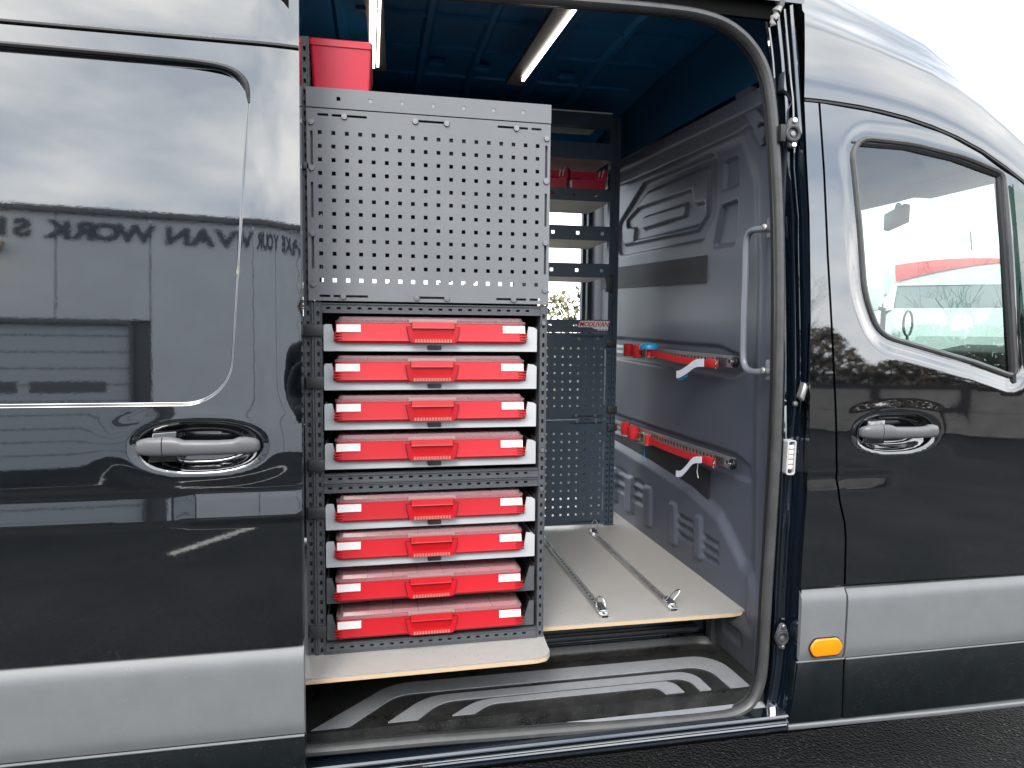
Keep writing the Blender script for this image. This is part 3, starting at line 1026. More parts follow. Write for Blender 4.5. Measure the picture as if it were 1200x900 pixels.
# ------------------------------------------------------------------ sill, seal, step
SILL = [(0.075, 0.459), (0.064, 0.458), (0.060, 0.432), (0.045, 0.419), (0.014, 0.418), (0.004, 0.417), (0.000, 0.413), (0.003, 0.408), (0.010, 0.404),
        (0.004, 0.401), (-0.001, 0.398), (-0.001, 0.395), (0.006, 0.390), (0.004, 0.387), (-0.002, 0.385), (-0.003, 0.380), (0.002, 0.374), (0.030, 0.366), (0.09, 0.360), (0.09, 0.455)]
mb = MB()
mb.loft([[(x, y, z) for y, z in SILL] for x in (-0.9, -0.2, 0.3, 0.8, 1.098)])
mb.build('sill', M['jamb'], van, smooth=True, angle=28)
mb = MB()
mb.loft([[(x, 0.006 + y * 0.7, z0 + z) for y, z in ((0.0, 0.006), (-0.004, 0.003), (-0.004, -0.003), (0.0, -0.008), (0.03, -0.012), (0.03, 0.008))] for x, z0 in ((1.101, 0.379), (1.27, 0.376), (1.6, 0.370), (2.05, 0.368))])
mb.build('front_sill', M['cladding'], van, smooth=True, angle=40)
mb = MB()
mb.loft([[(x, 0.02, 0.40), (x, 0.02, 0.36), (x, 0.09, 0.345), (x, 0.09, 0.40)] for x in (1.099, 2.05)])
mb.build('front_sill_inner', M['gap'], van)

seal_px = [(340, 882), (420, 875), (500, 868), (600, 860.5), (700, 852.5), (790, 845), (838, 840), (862, 835), (880, 823), (890, 803), (894, 780), (897, 730), (900, 680), (905, 600), (909.5, 520), (912, 440), (914, 360),
           (915, 280), (914.5, 220), (913, 170), (910.5, 120), (905.5, 85), (896, 60), (880, 38), (858, 21), (828, 10), (790, 4), (740, -1), (690, -5), (600, -12), (520, -18)]
sp = [survey(a, b, 'y', 0.036) for a, b in seal_px]
sp = [Vector((p.x, 0.036 + max(0.0, lean(p.z) - 0.005) * 0.8, p.z)) for p in sp]
sp = catmull(sp, 5)
mb = MB()
mb.tube(sp, 0.0128, 10, squash=1.25)
seal = mb.build('opening_seal', M['seal'], van, smooth=True)
mb = MB()
mb.tube([p + Vector((-0.002, 0.022, 0)) for p in sp], 0.008, 8)
mb.build('seal_lip', M['rubber'], seal, smooth=True)

# step well
ZT = 0.462
mb = MB()
TW = round_poly([(-0.60, 0.072), (1.055, 0.072), (1.055, 0.345), (-0.60, 0.345)], [0, 0.0, 0.07, 0], 6)
mb.add([(x, y, ZT) for x, y in TW], [tuple(range(len(TW)))])
mb.add([(-0.6, 0.060, ZT + 0.006), (1.058, 0.060, ZT + 0.006), (1.058, 0.072, ZT + 0.006), (-0.6, 0.072, ZT + 0.006), (-0.6, 0.058, 0.43), (1.058, 0.058, 0.43), (1.058, 0.072, ZT - 0.01), (-0.6, 0.072, ZT - 0.01)],
       [(0, 1, 2, 3), (4, 5, 1, 0), (3, 2, 6, 7)])
# raised back kerb with a rounded corner, then the riser
kerb = [(x, y) for x, y in round_poly([(-0.60, 0.5), (-0.6, 0.345), (1.055, 0.345), (1.055, 0.072), (1.056, 0.05)], [0, 0, 0.07, 0, 0], 8)]
ka = kerb[1:-1]
inner = []
for i, (x, y) in enumerate(ka):
    cxn, cyn = (0.3 - x), (0.2 - y)
    dxn = -1 if x > 1.0 else 0
    inner.append((x, y))
def off(p, d):
    # towards the tread
    x, y = p
    if y < 0.27: return (x - d, y)
    if x < 0.98: return (x, y - d)
    v = Vector((0.985 - x, 0.275 - y)).normalized() * d
    return (x + v.x, y + v.y)
ringsk = []
for p in ka:
    a = off(p, 0.030); b = off(p, 0.012); c = off(p, 0.004); d_ = off(p, -0.004)
    ringsk.append([(a[0], a[1], ZT + 0.001), (b[0], b[1], ZT + 0.006), (c[0], c[1], ZT + 0.014), (p[0], p[1], ZT + 0.032), (d_[0], d_[1], ZT + 0.034), (off(p, -0.012)[0], off(p, -0.012)[1], ZT + 0.034)])
mb.loft(ringsk, False, False)
entry_step = mb.build('entry_step', M['step'], van, smooth=True, angle=40)
def pad(poly, nm='tread_pad'):
    m = MB()
    n = len(poly)
    a = [(x, y, ZT) for x, y in poly]
    bb = [(x, y, ZT + 0.0035) for x, y in poly]
    m.add(a + bb, [tuple(range(n, 2 * n))] + [(i, (i + 1) % n, n + (i + 1) % n, n + i) for i in range(n)])
    return m.build(nm, M['pad'], entry_step)
def arc_pad(xl0, xl1, y0, xr0, xr1, yo, yi, dl, dr):
    # band: front-left foot (xl0..xl1 at y0), along x between yi..yo, front-right foot (xr0..xr1)
    outer = round_poly([(xl0, y0), (xl0 + dl, yo), (xr1 - dr * 0.3, yo), (xr1, y0)], [0, 0.13, 0.09, 0], 7)
    innr = round_poly([(xl1, y0), (xl1 + dl * 0.62, yi), (xr0 - dr * 0.3, yi), (xr0, y0)], [0, 0.10, 0.06, 0], 7)
    n = min(len(outer), len(innr))
    m = MB()
    K = len(outer)
    vs = [(x, y, ZT + 0.0035) for x, y in outer] + [(x, y, ZT + 0.0035) for x, y in innr]
    vs += [(x, y, ZT - 0.001) for x, y in outer] + [(x, y, ZT - 0.001) for x, y in innr]
    fs = []
    for i in range(K - 1):
        fs.append((i, i + 1, K + i + 1, K + i))
        fs.append((i, 2 * K + i, 2 * K + i + 1, i + 1))
        fs.append((K + i, K + i + 1, 3 * K + i + 1, 3 * K + i))
    fs.append((0, K, 3 * K, 2 * K)); fs.append((K - 1, 3 * K - 1, 4 * K - 1, 2 * K - 1))
    m.add(vs, fs)
    return m.build('tread_pad', M['pad'], entry_step)
arc_pad(-0.160, -0.071, 0.080, 0.969, 1.028, 0.272, 0.212, 0.20, 0.03)
arc_pad(0.027, 0.102, 0.083, 0.878, 0.912, 0.190, 0.157, 0.105, 0.02)
arc_pad(0.190, 0.248, 0.085, 0.777, 0.832, 0.147, 0.124, 0.075, 0.03)
# riser behind the step with its slots
mb = MB()
mb.box(-0.6, 1.055, 0.360, 0.372, ZT, 0.612)
riser = mb.build('step_riser', M['jamb'], van)
for x0, x1, z in ((0.30, 0.48, 0.553), (0.55, 0.80, 0.558)):
    m = MB(); m.box(x0, x1, 0.330, 0.361, z, z + 0.006)
    m.build('riser_rib', M['steptrim'], riser, bevel=0.001)
m = MB(); m.box(-0.6, 1.0, 0.335, 0.3605, 0.516, 0.528)
m.build('riser_rib', M['steptrim'], riser, bevel=0.003)
# moulded end wall of the step well
mb = MB()
def endw(y, z):
    d = 0.0
    u = max(abs(y - 0.215) - 0.055, abs(z - 0.560) - 0.022)
    d += 0.008 * (1 - sstep(-0.008, 0.004, u))
    w = max(abs(y - 0.30) - 0.03, 0.49 - z)
    return d
ny, nz_ = 36, 22
vs, fs = [], []
for j in range(nz_ + 1):
    for i in range(ny + 1):
        y = 0.078 + (0.345 - 0.078) * i / ny
        z = ZT + 0.02 + (0.628 - ZT - 0.02) * j / nz_
        # top is chamfered back towards the bulkhead
        ch = 0.028 * sstep(0.585, 0.628, z) * 1.2
        vs.append((1.050 - 0.012 * (z - ZT) / 0.15 + endw(y, z) + ch, y, z))
for j in range(nz_):
    for i in range(ny):
        a = j * (ny + 1) + i
        fs.append((a, a + ny + 1, a + ny + 2, a + 1))
mb.add(vs, fs)
mb.build('step_end_trim', M['steptrim'], van, smooth=True, angle=50, fix=False)
mb = MB()
mb.box(1.030, 1.095, 0.315, 0.355, ZT + 0.02, 0.615)
mb.build('step_corner_post', M['steptrim'], van, bevel=0.006)
mb = MB()
mb.box(1.030, 1.062, 0.062, 0.078, 0.459, 0.640)
mb.build('step_front_post', M['steptrim'], van, bevel=0.006)

# ------------------------------------------------------------------ door jamb (pillar face between seal and outer panel)
JL = [(905, 0), (911, 60), (913, 110), (917, 180), (921, 250), (920, 330), (919, 420), (917, 480), (912, 600), (907, 690), (904, 780), (898, 822), (888, 848)]
JR = [(942, 0), (944.5, 60), (946.5, 117), (948.5, 180), (950.5, 250), (951, 330), (951.5, 420), (950, 500), (946, 580), (941, 640), (938, 700), (935, 770), (930, 810), (922, 856)]
def px_at(tab, py):
    return lerp_table([(b, a) for a, b in tab], py)
rings = []
NJ = 60
# (fraction across, depth) of the pressed channel: light flange, dark channel, then flat-topped ridges
prof_up = [(0, .050), (.06, .043), (.15, .043), (.19, .070), (.40, .056), (.43, .032), (.56, .030), (.60, .040), (.66, .041), (.69, .020), (.77, .019), (.80, .028), (.86, .030), (.885, .010), (.990, .006), (1.0, .001)]
prof_lo = [(0, .050), (.02, .046), (.06, .046), (.10, .074), (.44, .070), (.48, .040), (.555, .036), (.59, .044), (.64, .045), (.66, .026), (.70, .025), (.73, .050), (.86, .052), (.90, .018), (.985, .012), (1.0, .001)]
prof_bt = [(0, .050), (.03, .044), (.08, .044), (.20, .052), (.38, .054), (.50, .050), (.60, .048), (.66, .046), (.70, .050), (.74, .052), (.80, .040), (.86, .036), (.90, .026), (.94, .018), (.97, .008), (1.0, .001)]
for i in range(NJ + 1):
    py = -6 + (856 + 6) * i / NJ
    xl = survey(px_at(JL, py), py, 'y', 0.05); xr = survey(px_at(JR, py), py, 'y', 0.004)
    kink = 0.0
    a = sstep(150, 215, py); b = sstep(440, 560, py)
    ring = []
    for q in range(16):
        pu, pl, pb = prof_up[q], prof_lo[q], prof_bt[q]
        t = (pu[0] * (1 - a) + pl[0] * a) * (1 - b) + pb[0] * b
        y = (pu[1] * (1 - a) + pl[1] * a) * (1 - b) + pb[1] * b
        if 5 <= q <= 12:      # pressed steps beside the latch plates
            for py0, amp in ((112, 0.10), (188, -0.12), (255, 0.08), (470, 0.10)):
                t += amp * 0.6 * math.exp(-((py - py0) / 16) ** 2)
        ring.append((xl.x + (xr.x - xl.x) * t, y + lean(xl.z) * 0.8, xl.z + (xr.z - xl.z) * t))
    rings.append(ring)
mb = MB()
mb.loft(rings, False, False)
jamb = mb.build('door_jamb', M['jamb'], van, smooth=True, angle=42)
def jp(px, py, y):
    p = survey(px, py, 'y', y)
    return p
def latch(px, py, sc, rot=0.0):
    p = jp(px, py, 0.036)
    root = MB()
    R2 = Matrix.Rotation(rot, 3, 'Y')
    tr = lambda x, y, z: tuple(p + R2 @ (Vector((x, y, z)) * sc))
    pl = round_poly([(-0.004, 0.040), (0.012, 0.036), (0.024, 0.004), (0.012, -0.036), (-0.004, -0.040), (-0.020, -0.004)], 0.010, 4)
    n = len(pl)
    root.add([tr(x, 0, z) for x, z in pl] + [tr(x, -0.006, z) for x, z in pl],
             [tuple(range(n)), tuple(range(n, 2 * n))] + [(i, (i + 1) % n, n + (i + 1) % n, n + i) for i in range(n)])
    o = root.build('latch_plate', M['rack'], jamb, bevel=0.001)
    m = MB()
    for k in range(1):
        m.tube([tr(0.018 * math.cos(a), -0.008, 0.018 * math.sin(a) - 0.004) for a in [2 * math.pi * i / 18 for i in range(19)]], 0.005 * sc, 8, caps=False)
    m.build('latch_ring', M['clip'], jamb, smooth=True)
    m = MB()
    m.cyl(tr(0.0, -0.004, -0.004), (0, -1, 0), 0.007 * sc, 0.006, 12)
    m.build('latch_pin', M['bolt'], jamb, bevel=0.001)
    for z in (0.030, -0.032):
        m = MB(); m.cyl(tr(0.004, -0.005, z), (0, -1, 0), 0.0072 * sc, 0.006, 14)
        m.build('latch_screw', M['chrome'], jamb, bevel=0.002)
latch(927, 156, 1.0)
latch(914.5, 745, 0.92)
# black buffer beside the upper latch
p = jp(915, 157, 0.036)
m = MB(); m.obox(p, (0.007, 0, 0), (0, 0.012, 0), (0, 0, 0.022)); m.build('rubber_buffer', M['rubber'], jamb, bevel=0.002)
# contact block
p = jp(926, 536, 0.030)
m = MB()
fr = round_poly([(p.x - 0.013, p.z - 0.047), (p.x + 0.013, p.z - 0.047), (p.x + 0.015, p.z + 0.047), (p.x - 0.011, p.z + 0.047)], 0.007, 4)
fi = round_poly([(p.x - 0.009, p.z - 0.043), (p.x + 0.009, p.z - 0.043), (p.x + 0.011, p.z + 0.043), (p.x - 0.007, p.z + 0.043)], 0.005, 4)
n = len(fr)
m.add([(x, p.y - 0.004, z) for x, z in fr] + [(x, p.y - 0.004, z) for x, z in fi] + [(x, p.y + 0.02, z) for x, z in fr] + [(x, p.y + 0.004, z) for x, z in fi],
      [(i, (i + 1) % n, n + (i + 1) % n, n + i) for i in range(n)] + [(i, (i + 1) % n, 2 * n + (i + 1) % n, 2 * n + i) for i in range(n)] +
      [(n + i, n + (i + 1) % n, 3 * n + (i + 1) % n, 3 * n + i) for i in range(n)] + [tuple(3 * n + i for i in range(n))])
m.build('contact_frame', M['tray'], jamb)
for k in range(5):
    m = MB(); z = p.z - 0.026 + k * 0.0135
    m.box(p.x - 0.0068 + 0.0005 * k, p.x + 0.0078 + 0.0005 * k, p.y - 0.002, p.y + 0.003, z - 0.0058, z + 0.0058)
    m.build('contact_pad', M['contact'], jamb, bevel=0.001)
for z in (-0.038, 0.039):
    m = MB(); m.cyl((p.x + 0.001, p.y + 0.003, p.z + z), (0, -1, 0), 0.005, 0.004, 10); m.build('contact_screw', M['clip'], jamb)
p = jp(931, 473, 0.036)
m = MB(); m.cyl(p, (0, -1, 0), 0.007, 0.008, 12); m.build('jamb_screw', M['bolt'], jamb, bevel=0.002)
p = jp(940, 459, 0.020)
m = MB(); m.obox(p, (0.006, 0, -0.006), (0, 0.010, 0), (0.006, 0, 0.020)); m.build('door_catch', M['alu'], jamb, bevel=0.003)
p = jp(920, 802, 0.045)
m = MB(); m.obox(p, (0.009, 0, 0.001), (0, 0.006, 0), (0, 0, 0.0018)); m.build('drain_clip', M['tray'], jamb, bevel=0.0005)
# upper seal flare with sealant lumps, above the track
p0, p1 = survey(903, 30, 'y', 0.06), survey(922, -12, 'y', 0.05)
m = MB()
sl = [p0.lerp(p1, i / 14) + Vector((0.004 * math.sin(i * 1.9), 0, 0.003 * math.cos(i * 2.7))) for i in range(15)]
m.tube(sl, [0.006 + 0.010 * i / 14 + 0.0035 * math.sin(i * 2.3) for i in range(15)], 9, squash=0.55)
m.build('seam_sealant', M['sealant'], jamb, smooth=True)

# ------------------------------------------------------------------ bulkhead (embossed sheet between cab and load bay)
BX = 1.092
def bz_top(y):
    return 2.135 + 0.07 * (y - 0.14) / 1.25
def rr(y, z, pts, soft, depth):
    d = poly_dist(pts, y, z)
    return depth * (1 - sstep(-soft, 0.0, d))
def bpx(pts, rad=0.03):
    q = [survey(a, b, 'x', BX) for a, b in pts]
    return round_poly([(v.y, v.z) for v in q], rad, 5)
P_OUT = bpx([(722, 262), (752, 212), (838, 176), (838, 245), (822, 283), (722, 302)], 0.05)
P_IN = bpx([(724, 262), (754, 224), (826, 192), (825, 252), (812, 272), (726, 289)], 0.035)
P_C1 = bpx([(730, 258), (744, 243), (806, 221), (809, 238), (820, 236), (820, 228), (822, 250), (812, 266), (738, 283), (740, 268), (731, 268)], 0.008)
P_C2 = bpx([(748, 254), (800, 237), (798, 254), (748, 270)], 0.008)
P_S1 = bpx([(845, 188), (862, 181), (863, 217), (843, 225)], 0.014)
P_S2 = bpx([(842, 240), (862, 233), (858, 288), (832, 291)], 0.012)
P_BIG = bpx([(700, 232), (740, 192), (872, 138), (896, 200), (898, 330), (893, 500), (892, 760), (600, 760)], 0.09)
P_R1 = bpx([(700, 393), (840, 404), (872, 418), (872, 436), (858, 444), (700, 418)], 0.02)
P_R2 = bpx([(690, 478), (720, 484), (858, 530), (876, 545), (880, 568), (700, 500)], 0.02)
VENT = []
def vent_px(cx, cy, h):
    return bpx([(cx - 4.5, cy - h), (cx + 4.5, cy - h + 3), (cx + 4.5, cy + h + 3), (cx - 4.5, cy + h)], 0.01)
V_UP = [vent_px(723, 566, 20), vent_px(742, 578, 22), vent_px(764, 592, 24), vent_px(794, 612, 25), vent_px(824, 628, 26)]
V_SL = []
for cx, cy in ((732, 564), (752, 577), (808, 620), (838, 645)):
    for k in (-1, 0, 1):
        w = 6 if cx < 800 else 9
        V_SL.append(bpx([(cx - w, cy + k * 11 - 4 - w * .55), (cx + w, cy + k * 11 - 4 + w * .55), (cx + w, cy + k * 11 + 3 + w * .55), (cx - w, cy + k * 11 + 3 - w * .55)], 0.006))
SHO = [(0.05, 0.70), (0.17, 0.745), (0.24, 0.755), (0.30, 0.80), (0.40, 0.868), (0.60, 0.905), (1.0, 0.93), (1.4, 0.945), (1.8, 0.95)]
def bbox(p):
    ys = [a for a, b in p]; zs = [b for a, b in p]
    return min(ys), max(ys), min(zs), max(zs)
FEAT = [(P_OUT, 0.018, 0.013), (P_IN, 0.012, -0.008), (P_C1, 0.010, 0.011), (P_C2, 0.009, -0.011), (P_S1, 0.010, 0.012), (P_S2, 0.012, 0.012),
        (P_R1, 0.012, 0.007), (P_R2, 0.012, 0.008)] + [(v, 0.010, -0.011) for v in V_UP] + [(v, 0.005, 0.008) for v in V_SL]
FEAT = [(p, s * 0.75, d * 1.1, bbox(p)) for p, s, d in FEAT]
def bulk_x(y, z):
    x = BX
    for p, s, d, (a, b, c, e) in FEAT:
        if a <= y <= b and c <= z <= e:
            x += rr(y, z, p, s, d)
    # big dished field
    d = poly_dist(P_BIG, y, z)
    x += 0.022 * (1 - sstep(-0.075, 0.0, d)) - 0.012
    # lower shoulder stands proud towards the load bay
    zs = lerp_table(SHO, y)
    x -= 0.024 * (1 - sstep(zs - 0.022, zs + 0.022, z))
    # near edge curls forward to the door pillar
    x -= 0.035 * (1 - sstep(0.05, 0.16, y)) * (0.6)
    # flange under the top edge
    zt = bz_top(y)
    x -= 0.016 * sstep(zt - 0.055, zt - 0.045, z)
    x += 0.010 * math.exp(-((z - (zt - 0.075)) / 0.012) ** 2)
    return x
NY, NZ = 250, 260
vs, fs = [], []
for j in range(NZ + 1):
    for i in range(NY + 1):
        t = i / NY
        y = 0.048 + 1.66 * t ** 1.15
        z = 0.60 + (bz_top(y) - 0.60) * j / NZ
        vs.append((bulk_x(y, z), y, z))
for j in range(NZ):
    for i in range(NY):
        a = j * (NY + 1) + i
        fs.append((a, a + NY + 1, a + NY + 2, a + 1))
mb = MB()
mb.add(vs, fs)
bulkhead = mb.build('bulkhead', M['bulk'], van, smooth=True, angle=80, fix=False)
mb = MB()
mb.add([(BX + 0.06, -0.0 + 0.1, 0.4), (BX + 0.06, 1.75, 0.4), (BX + 0.06, 1.75, 2.02), (BX + 0.06, 0.1, 2.02)], [(0, 1, 2, 3)])
mb.build('cab_back_wall', M['dash'], van)
# top rail bead, screws
mb = MB()
mb.tube([(BX - 0.018, y, bz_top(y) + 0.002) for y in (0.17, 0.4, 0.8, 1.2, 1.7)], 0.007, 8)
mb.build('bulkhead_top_bead', M['bulk'], bulkhead, smooth=True)
for a, b in ((781, 167.5), (797, 158.5), (815, 147.5), (834, 140.5), (862, 127)):
    p = survey(a, b, 'x', BX - 0.028)
    m = MB(); m.cyl((BX - 0.024, p.y, p.z), (-1, 0, 0), 0.0060, 0.005, 10); m.build('bulkhead_screw', M['bolt'], bulkhead)
for a, b in ((888, 146), (894, 162), (899, 170)):
    p = survey(a, b, 'x', BX - 0.028)
    m = MB(); m.cyl((BX - 0.012, p.y, p.z), (-1, 0, 0), 0.008, 0.012, 10); m.build('bulkhead_clip', M['rubber'], bulkhead)
# bracing plate in the top corner
pl = bpx([(868, 112), (888, 101), (900, 150), (906, 166), (899, 172), (890, 150)], 0.008)
m = MB(); n = len(pl)
m.add([(BX - 0.022, y, z) for y, z in pl] + [(BX - 0.005, y, z) for y, z in pl], [tuple(range(n))] + [(i, (i + 1) % n, n + (i + 1) % n, n + i) for i in range(n)])
m.build('corner_brace', M['bulk'], bulkhead)
# ribbed mats
def mat_strip(pts, nm):
    q = [survey(a, b, 'x', BX + 0.005) for a, b in pts]
    m = MB()
    a = [(BX + 0.005, v.y, v.z) for v in q]
    b = [(BX + 0.024, v.y, v.z) for v in q]
    m.add(a + b, [(0, 1, 2, 3)] + [(i, (i + 1) % 4, 4 + (i + 1) % 4, 4 + i) for i in range(4)])
    m.build(nm, M['mat'], bulkhead)
mat_strip([(690, 318), (827, 299), (826, 332), (690, 340)], 'rubber_mat')
q = [survey(a, b, 'x', BX + 0.004) for a, b in ((690, 500), (760, 520), (831, 552), (830, 586), (790, 560), (740, 530), (690, 512))]
m = MB(); n = len(q)
m.add([(BX + 0.004, v.y, v.z) for v in q] + [(BX + 0.026, v.y, v.z) for v in q], [tuple(range(n))] + [(i, (i + 1) % n, n + (i + 1) % n, n + i) for i in range(n)])
m.build('rubber_mat', M['mat'], bulkhead)
# grab handle
GX = 1.045
hp = [survey(a, b, 'x', GX) for a, b in ((904, 268), (893, 268.5), (882, 270), (876.5, 276), (874.5, 290), (873.5, 330), (872, 380), (871, 415), (873, 429), (879, 435), (889, 436), (902, 435))]
hp = [Vector((GX, p.y, p.z)) for p in hp]
hp[0].x = hp[-1].x = GX + 0.01
mb = MB(); mb.tube(catmull(hp, 4), 0.0095, 10)
grab = mb.build('grab_handle', M['grab'], bulkhead, smooth=True)
for a, b in ((903, 267), (901, 434)):
    p = survey(a, b, 'x', GX + 0.012)
    m = MB()
    m.obox((GX + 0.018, p.y - 0.006, p.z), (0.012, 0, 0), (0, 0.020, 0), (0, 0, 0.030))
    m.build('handle_foot', M['grab'], bulkhead, bevel=0.008, seg=3)
    m = MB(); m.cyl((GX - 0.004, p.y - 0.004, p.z), (-0.9, -0.4, 0), 0.009, 0.010, 12); m.build('handle_bolt', M['alu'], bulkhead, bevel=0.002)

# ------------------------------------------------------------------ load bay ceiling, far wall
mb = MB()
mb.loft([[(x, 0.075, 2.265), (x, 0.16, 2.345), (x, 0.35, 2.40), (x, 0.92, 2.42), (x, 1.45, 2.405), (x, 1.66, 2.39), (x, 1.74, 2.36), (x, 1.75, 2.33)] for x in (-3.0, -0.5, 0.3, 1.068)], False, False)
ceiling = mb.build('load_bay_ceiling', M['ceil'], van, smooth=True)
for x in (-0.10, 0.17, 0.36, 0.60, 0.80):
    m = MB()
    m.loft([[(x - 0.02, y, z), (x - 0.008, y, z - 0.012), (x + 0.008, y, z - 0.012), (x + 0.02, y, z)] for y, z in ((0.25, 2.372), (0.45, 2.405), (0.92, 2.418), (1.40, 2.40))], False, False)
    m.build('roof_rib', M['ceil'], ceiling, smooth=True, angle=30)
for y, z in ((0.55, 2.398), (0.80, 2.408), (1.05, 2.408)):
    m = MB(); m.loft([[(x, y - 0.012, z + 0.008), (x, y - 0.004, z), (x, y + 0.004, z), (x, y + 0.012, z + 0.008)] for x in (-0.05, 0.4, 1.0)], False, False)
    m.build('roof_stringer', M['ceil'], ceiling, smooth=True)
for px, py in ((512, 73), (565, 79), (663, 89)):
    p = survey(px, py, 'z', 2.405)
    m = MB(); m.box(p.x - 0.03, p.x + 0.03, p.y - 0.015, p.y + 0.015, 2.392, 2.415); m.build('roof_boss', M['ceil'], ceiling, bevel=0.006)
# bow of roof over the bulkhead and cant rail
mb = MB()
mb.loft([[(1.075, y, z0), (1.10, y, z0), (1.14, y, z1), (1.075, y, z1)] for y, z0, z1 in ((0.15, 2.17, 2.35), (0.3, 2.17, 2.41), (0.9, 2.20, 2.43), (1.5, 2.22, 2.42), (1.74, 2.2, 2.3))])
mb.build('bulkhead_header', M['navy'], van)
# far side wall with its own open side door
mb = MB()
mb.box(-3.0, -0.55, 1.75, 1.80, 0.40, 2.3)
mb.box(-0.55, 1.045, 1.75, 1.80, 2.31, 2.38)
mb.box(-0.55, 1.045, 1.75, 1.80, 0.40, 0.62)
mb.build('far_side_wall', M['navy'], van)
mb = MB()
mb.tube([(1.062, 1.73, 0.62), (1.062, 1.76, 2.16), (1.03, 1.76, 2.27), (0.94, 1.76, 2.31), (-0.5, 1.76, 2.31)], 0.016, 8)
mb.build('far_opening_seal', M['rubber'], van, smooth=True)
mb = MB()
mb.loft([[(1.075, 1.74, z), (1.085, 1.68, z), (1.11, 1.62, z), (1.14, 1.60, z), (1.14, 1.80, z), (1.09, 1.80, z)] for z in (0.62, 1.4, 2.2)])
mb.build('far_pillar_trim', M['bulk'], van, smooth=True)
mb = MB()
mb.box(-3.02, -3.0, 0.0, 1.8, 0.4, 2.5)
mb.build('rear_wall', M['navy'], van)

# ------------------------------------------------------------------ plywood floor
ZF = 0.63
FL = [(-0.60, 0.014), (0.395, 0.022), (0.425, 0.030), (0.439, 0.055), (0.440, 0.085), (0.448, 0.196), (0.46, 0.200), (1.035, 0.196), (1.085, 0.206), (1.086, 1.70), (-0.60, 1.70)]
FL = round_poly(FL, [0, 0, 0.02, 0.02, 0.02, 0.01, 0.004, 0.003, 0.003, 0, 0], 4)
n = len(FL)
mb = MB(); mb.add([(x, y, ZF) for x, y in FL] + [(x, y, ZF - 0.004) for x, y in FL], [tuple(range(n))] + [(i, n + i, n + (i + 1) % n, (i + 1) % n) for i in range(n)])
floor = mb.build('floor_board', M['board'], van, fix=False)
mb = MB(); mb.add([(x, y, ZF - 0.004) for x, y in FL] + [(x, y, ZF - 0.0145) for x, y in FL], [tuple(reversed(range(n, 2 * n)))] + [(i, n + i, n + (i + 1) % n, (i + 1) % n) for i in range(n)])
mb.build('plywood_edge', M['ply'], floor, fix=False)
mb = MB(); mb.box(-0.6, 1.05, 0.373, 1.7, 0.55, 0.611)
mb.build('floor_support', M['gap'], van)
# ================================================================== THE NEAR RACK
rack = thing('tool_rack', 'anthracite steel rack with a perforated front panel above eight drawer shelves', 'rack', loc=(0, 0, 0))
XL, XR, RY = -0.172, 0.440, 0.135
X_ = (1, 0, 0); Z_ = (0, 0, 1); Y_ = (0, 1, 0)
def bolt(x, z, y=None, parent=rack, r=0.0075, nrm=(0, -1, 0), pos=None):
    m = MB()
    p = Vector(pos) if pos else Vector((x, y if y is not None else RY - 0.001, z))
    m.cyl(p, nrm, r, 0.004, 14, r * 0.86)
    m.tube([p + Vector(nrm) * 0.004, p + Vector(nrm) * 0.0046], [r * 0.45, r * 0.40], 6)
    return m.build('bolt', M['bolt'], parent)
# perforated front panel: 18 x 12 square holes plus slots round the margin
holes = []
c0 = survey(340 + 130 / 3.75, 155.5, 'y', RY - 0.006); c1 = survey(340 + 1088 / 3.75, 170.5, 'y', RY - 0.006)
c2 = survey(340 + 142 / 3.75, 200 + 480 / 3.75, 'y', RY - 0.006)
hx0, hx1, hz0, hz1 = c0.x, c1.x, (c0.z + c1.z) / 2, c2.z
for i in range(18):
    for j in range(12):
        x = hx0 + (hx1 - hx0) * i / 17; z = hz0 + (hz1 - hz0) * j / 11
        holes.append((x - 0.0047, x + 0.0047, z - 0.0047, z + 0.0047))
PX0, PX1, PZ0, PZ1 = -0.157, 0.442, 1.523, 1.978
for x0, x1 in ((-0.131, -0.106), (-0.098, -0.016), (0.108, 0.185), (0.305, 0.383), (0.392, 0.418)):
    for z in (1.964, 1.5345):
        holes.append((x0, x1, z - 0.0028, z + 0.0028))
for z0, z1 in ((1.845, 1.925), (1.722, 1.805), (1.60, 1.675)):
    for x in (-0.1455, 0.4315):
        holes.append((x - 0.003, x + 0.003, z0, z1))
mb = MB()
mb.plate((0, RY - 0.006, 0), X_, Z_, Y_, PX0, PX1, PZ0, PZ1, 0.0018, holes)
panel = mb.build('perforated_panel', M['pegboard'], rack, fix=False)
# folded returns of the panel
for a_, b_ in ((PX0, PX0 + 0.0015), (PX1 - 0.0015, PX1)):
    mb = MB()
    mb.box(a_, b_, RY - 0.004, RY + 0.02, PZ0, PZ1)
    mb.build('panel_return', M['pegboard'], panel)
for a_, b_ in ((-0.1515, -0.1400), (0.4255, 0.4385)):
    mb = MB()
    mb.box(a_, b_, RY + 0.004, RY + 0.006, PZ0 + 0.002, PZ1 - 0.004)
    mb.build('slot_light_block', M['rack'], panel)  # strip added behind the slots to stop daylight showing through
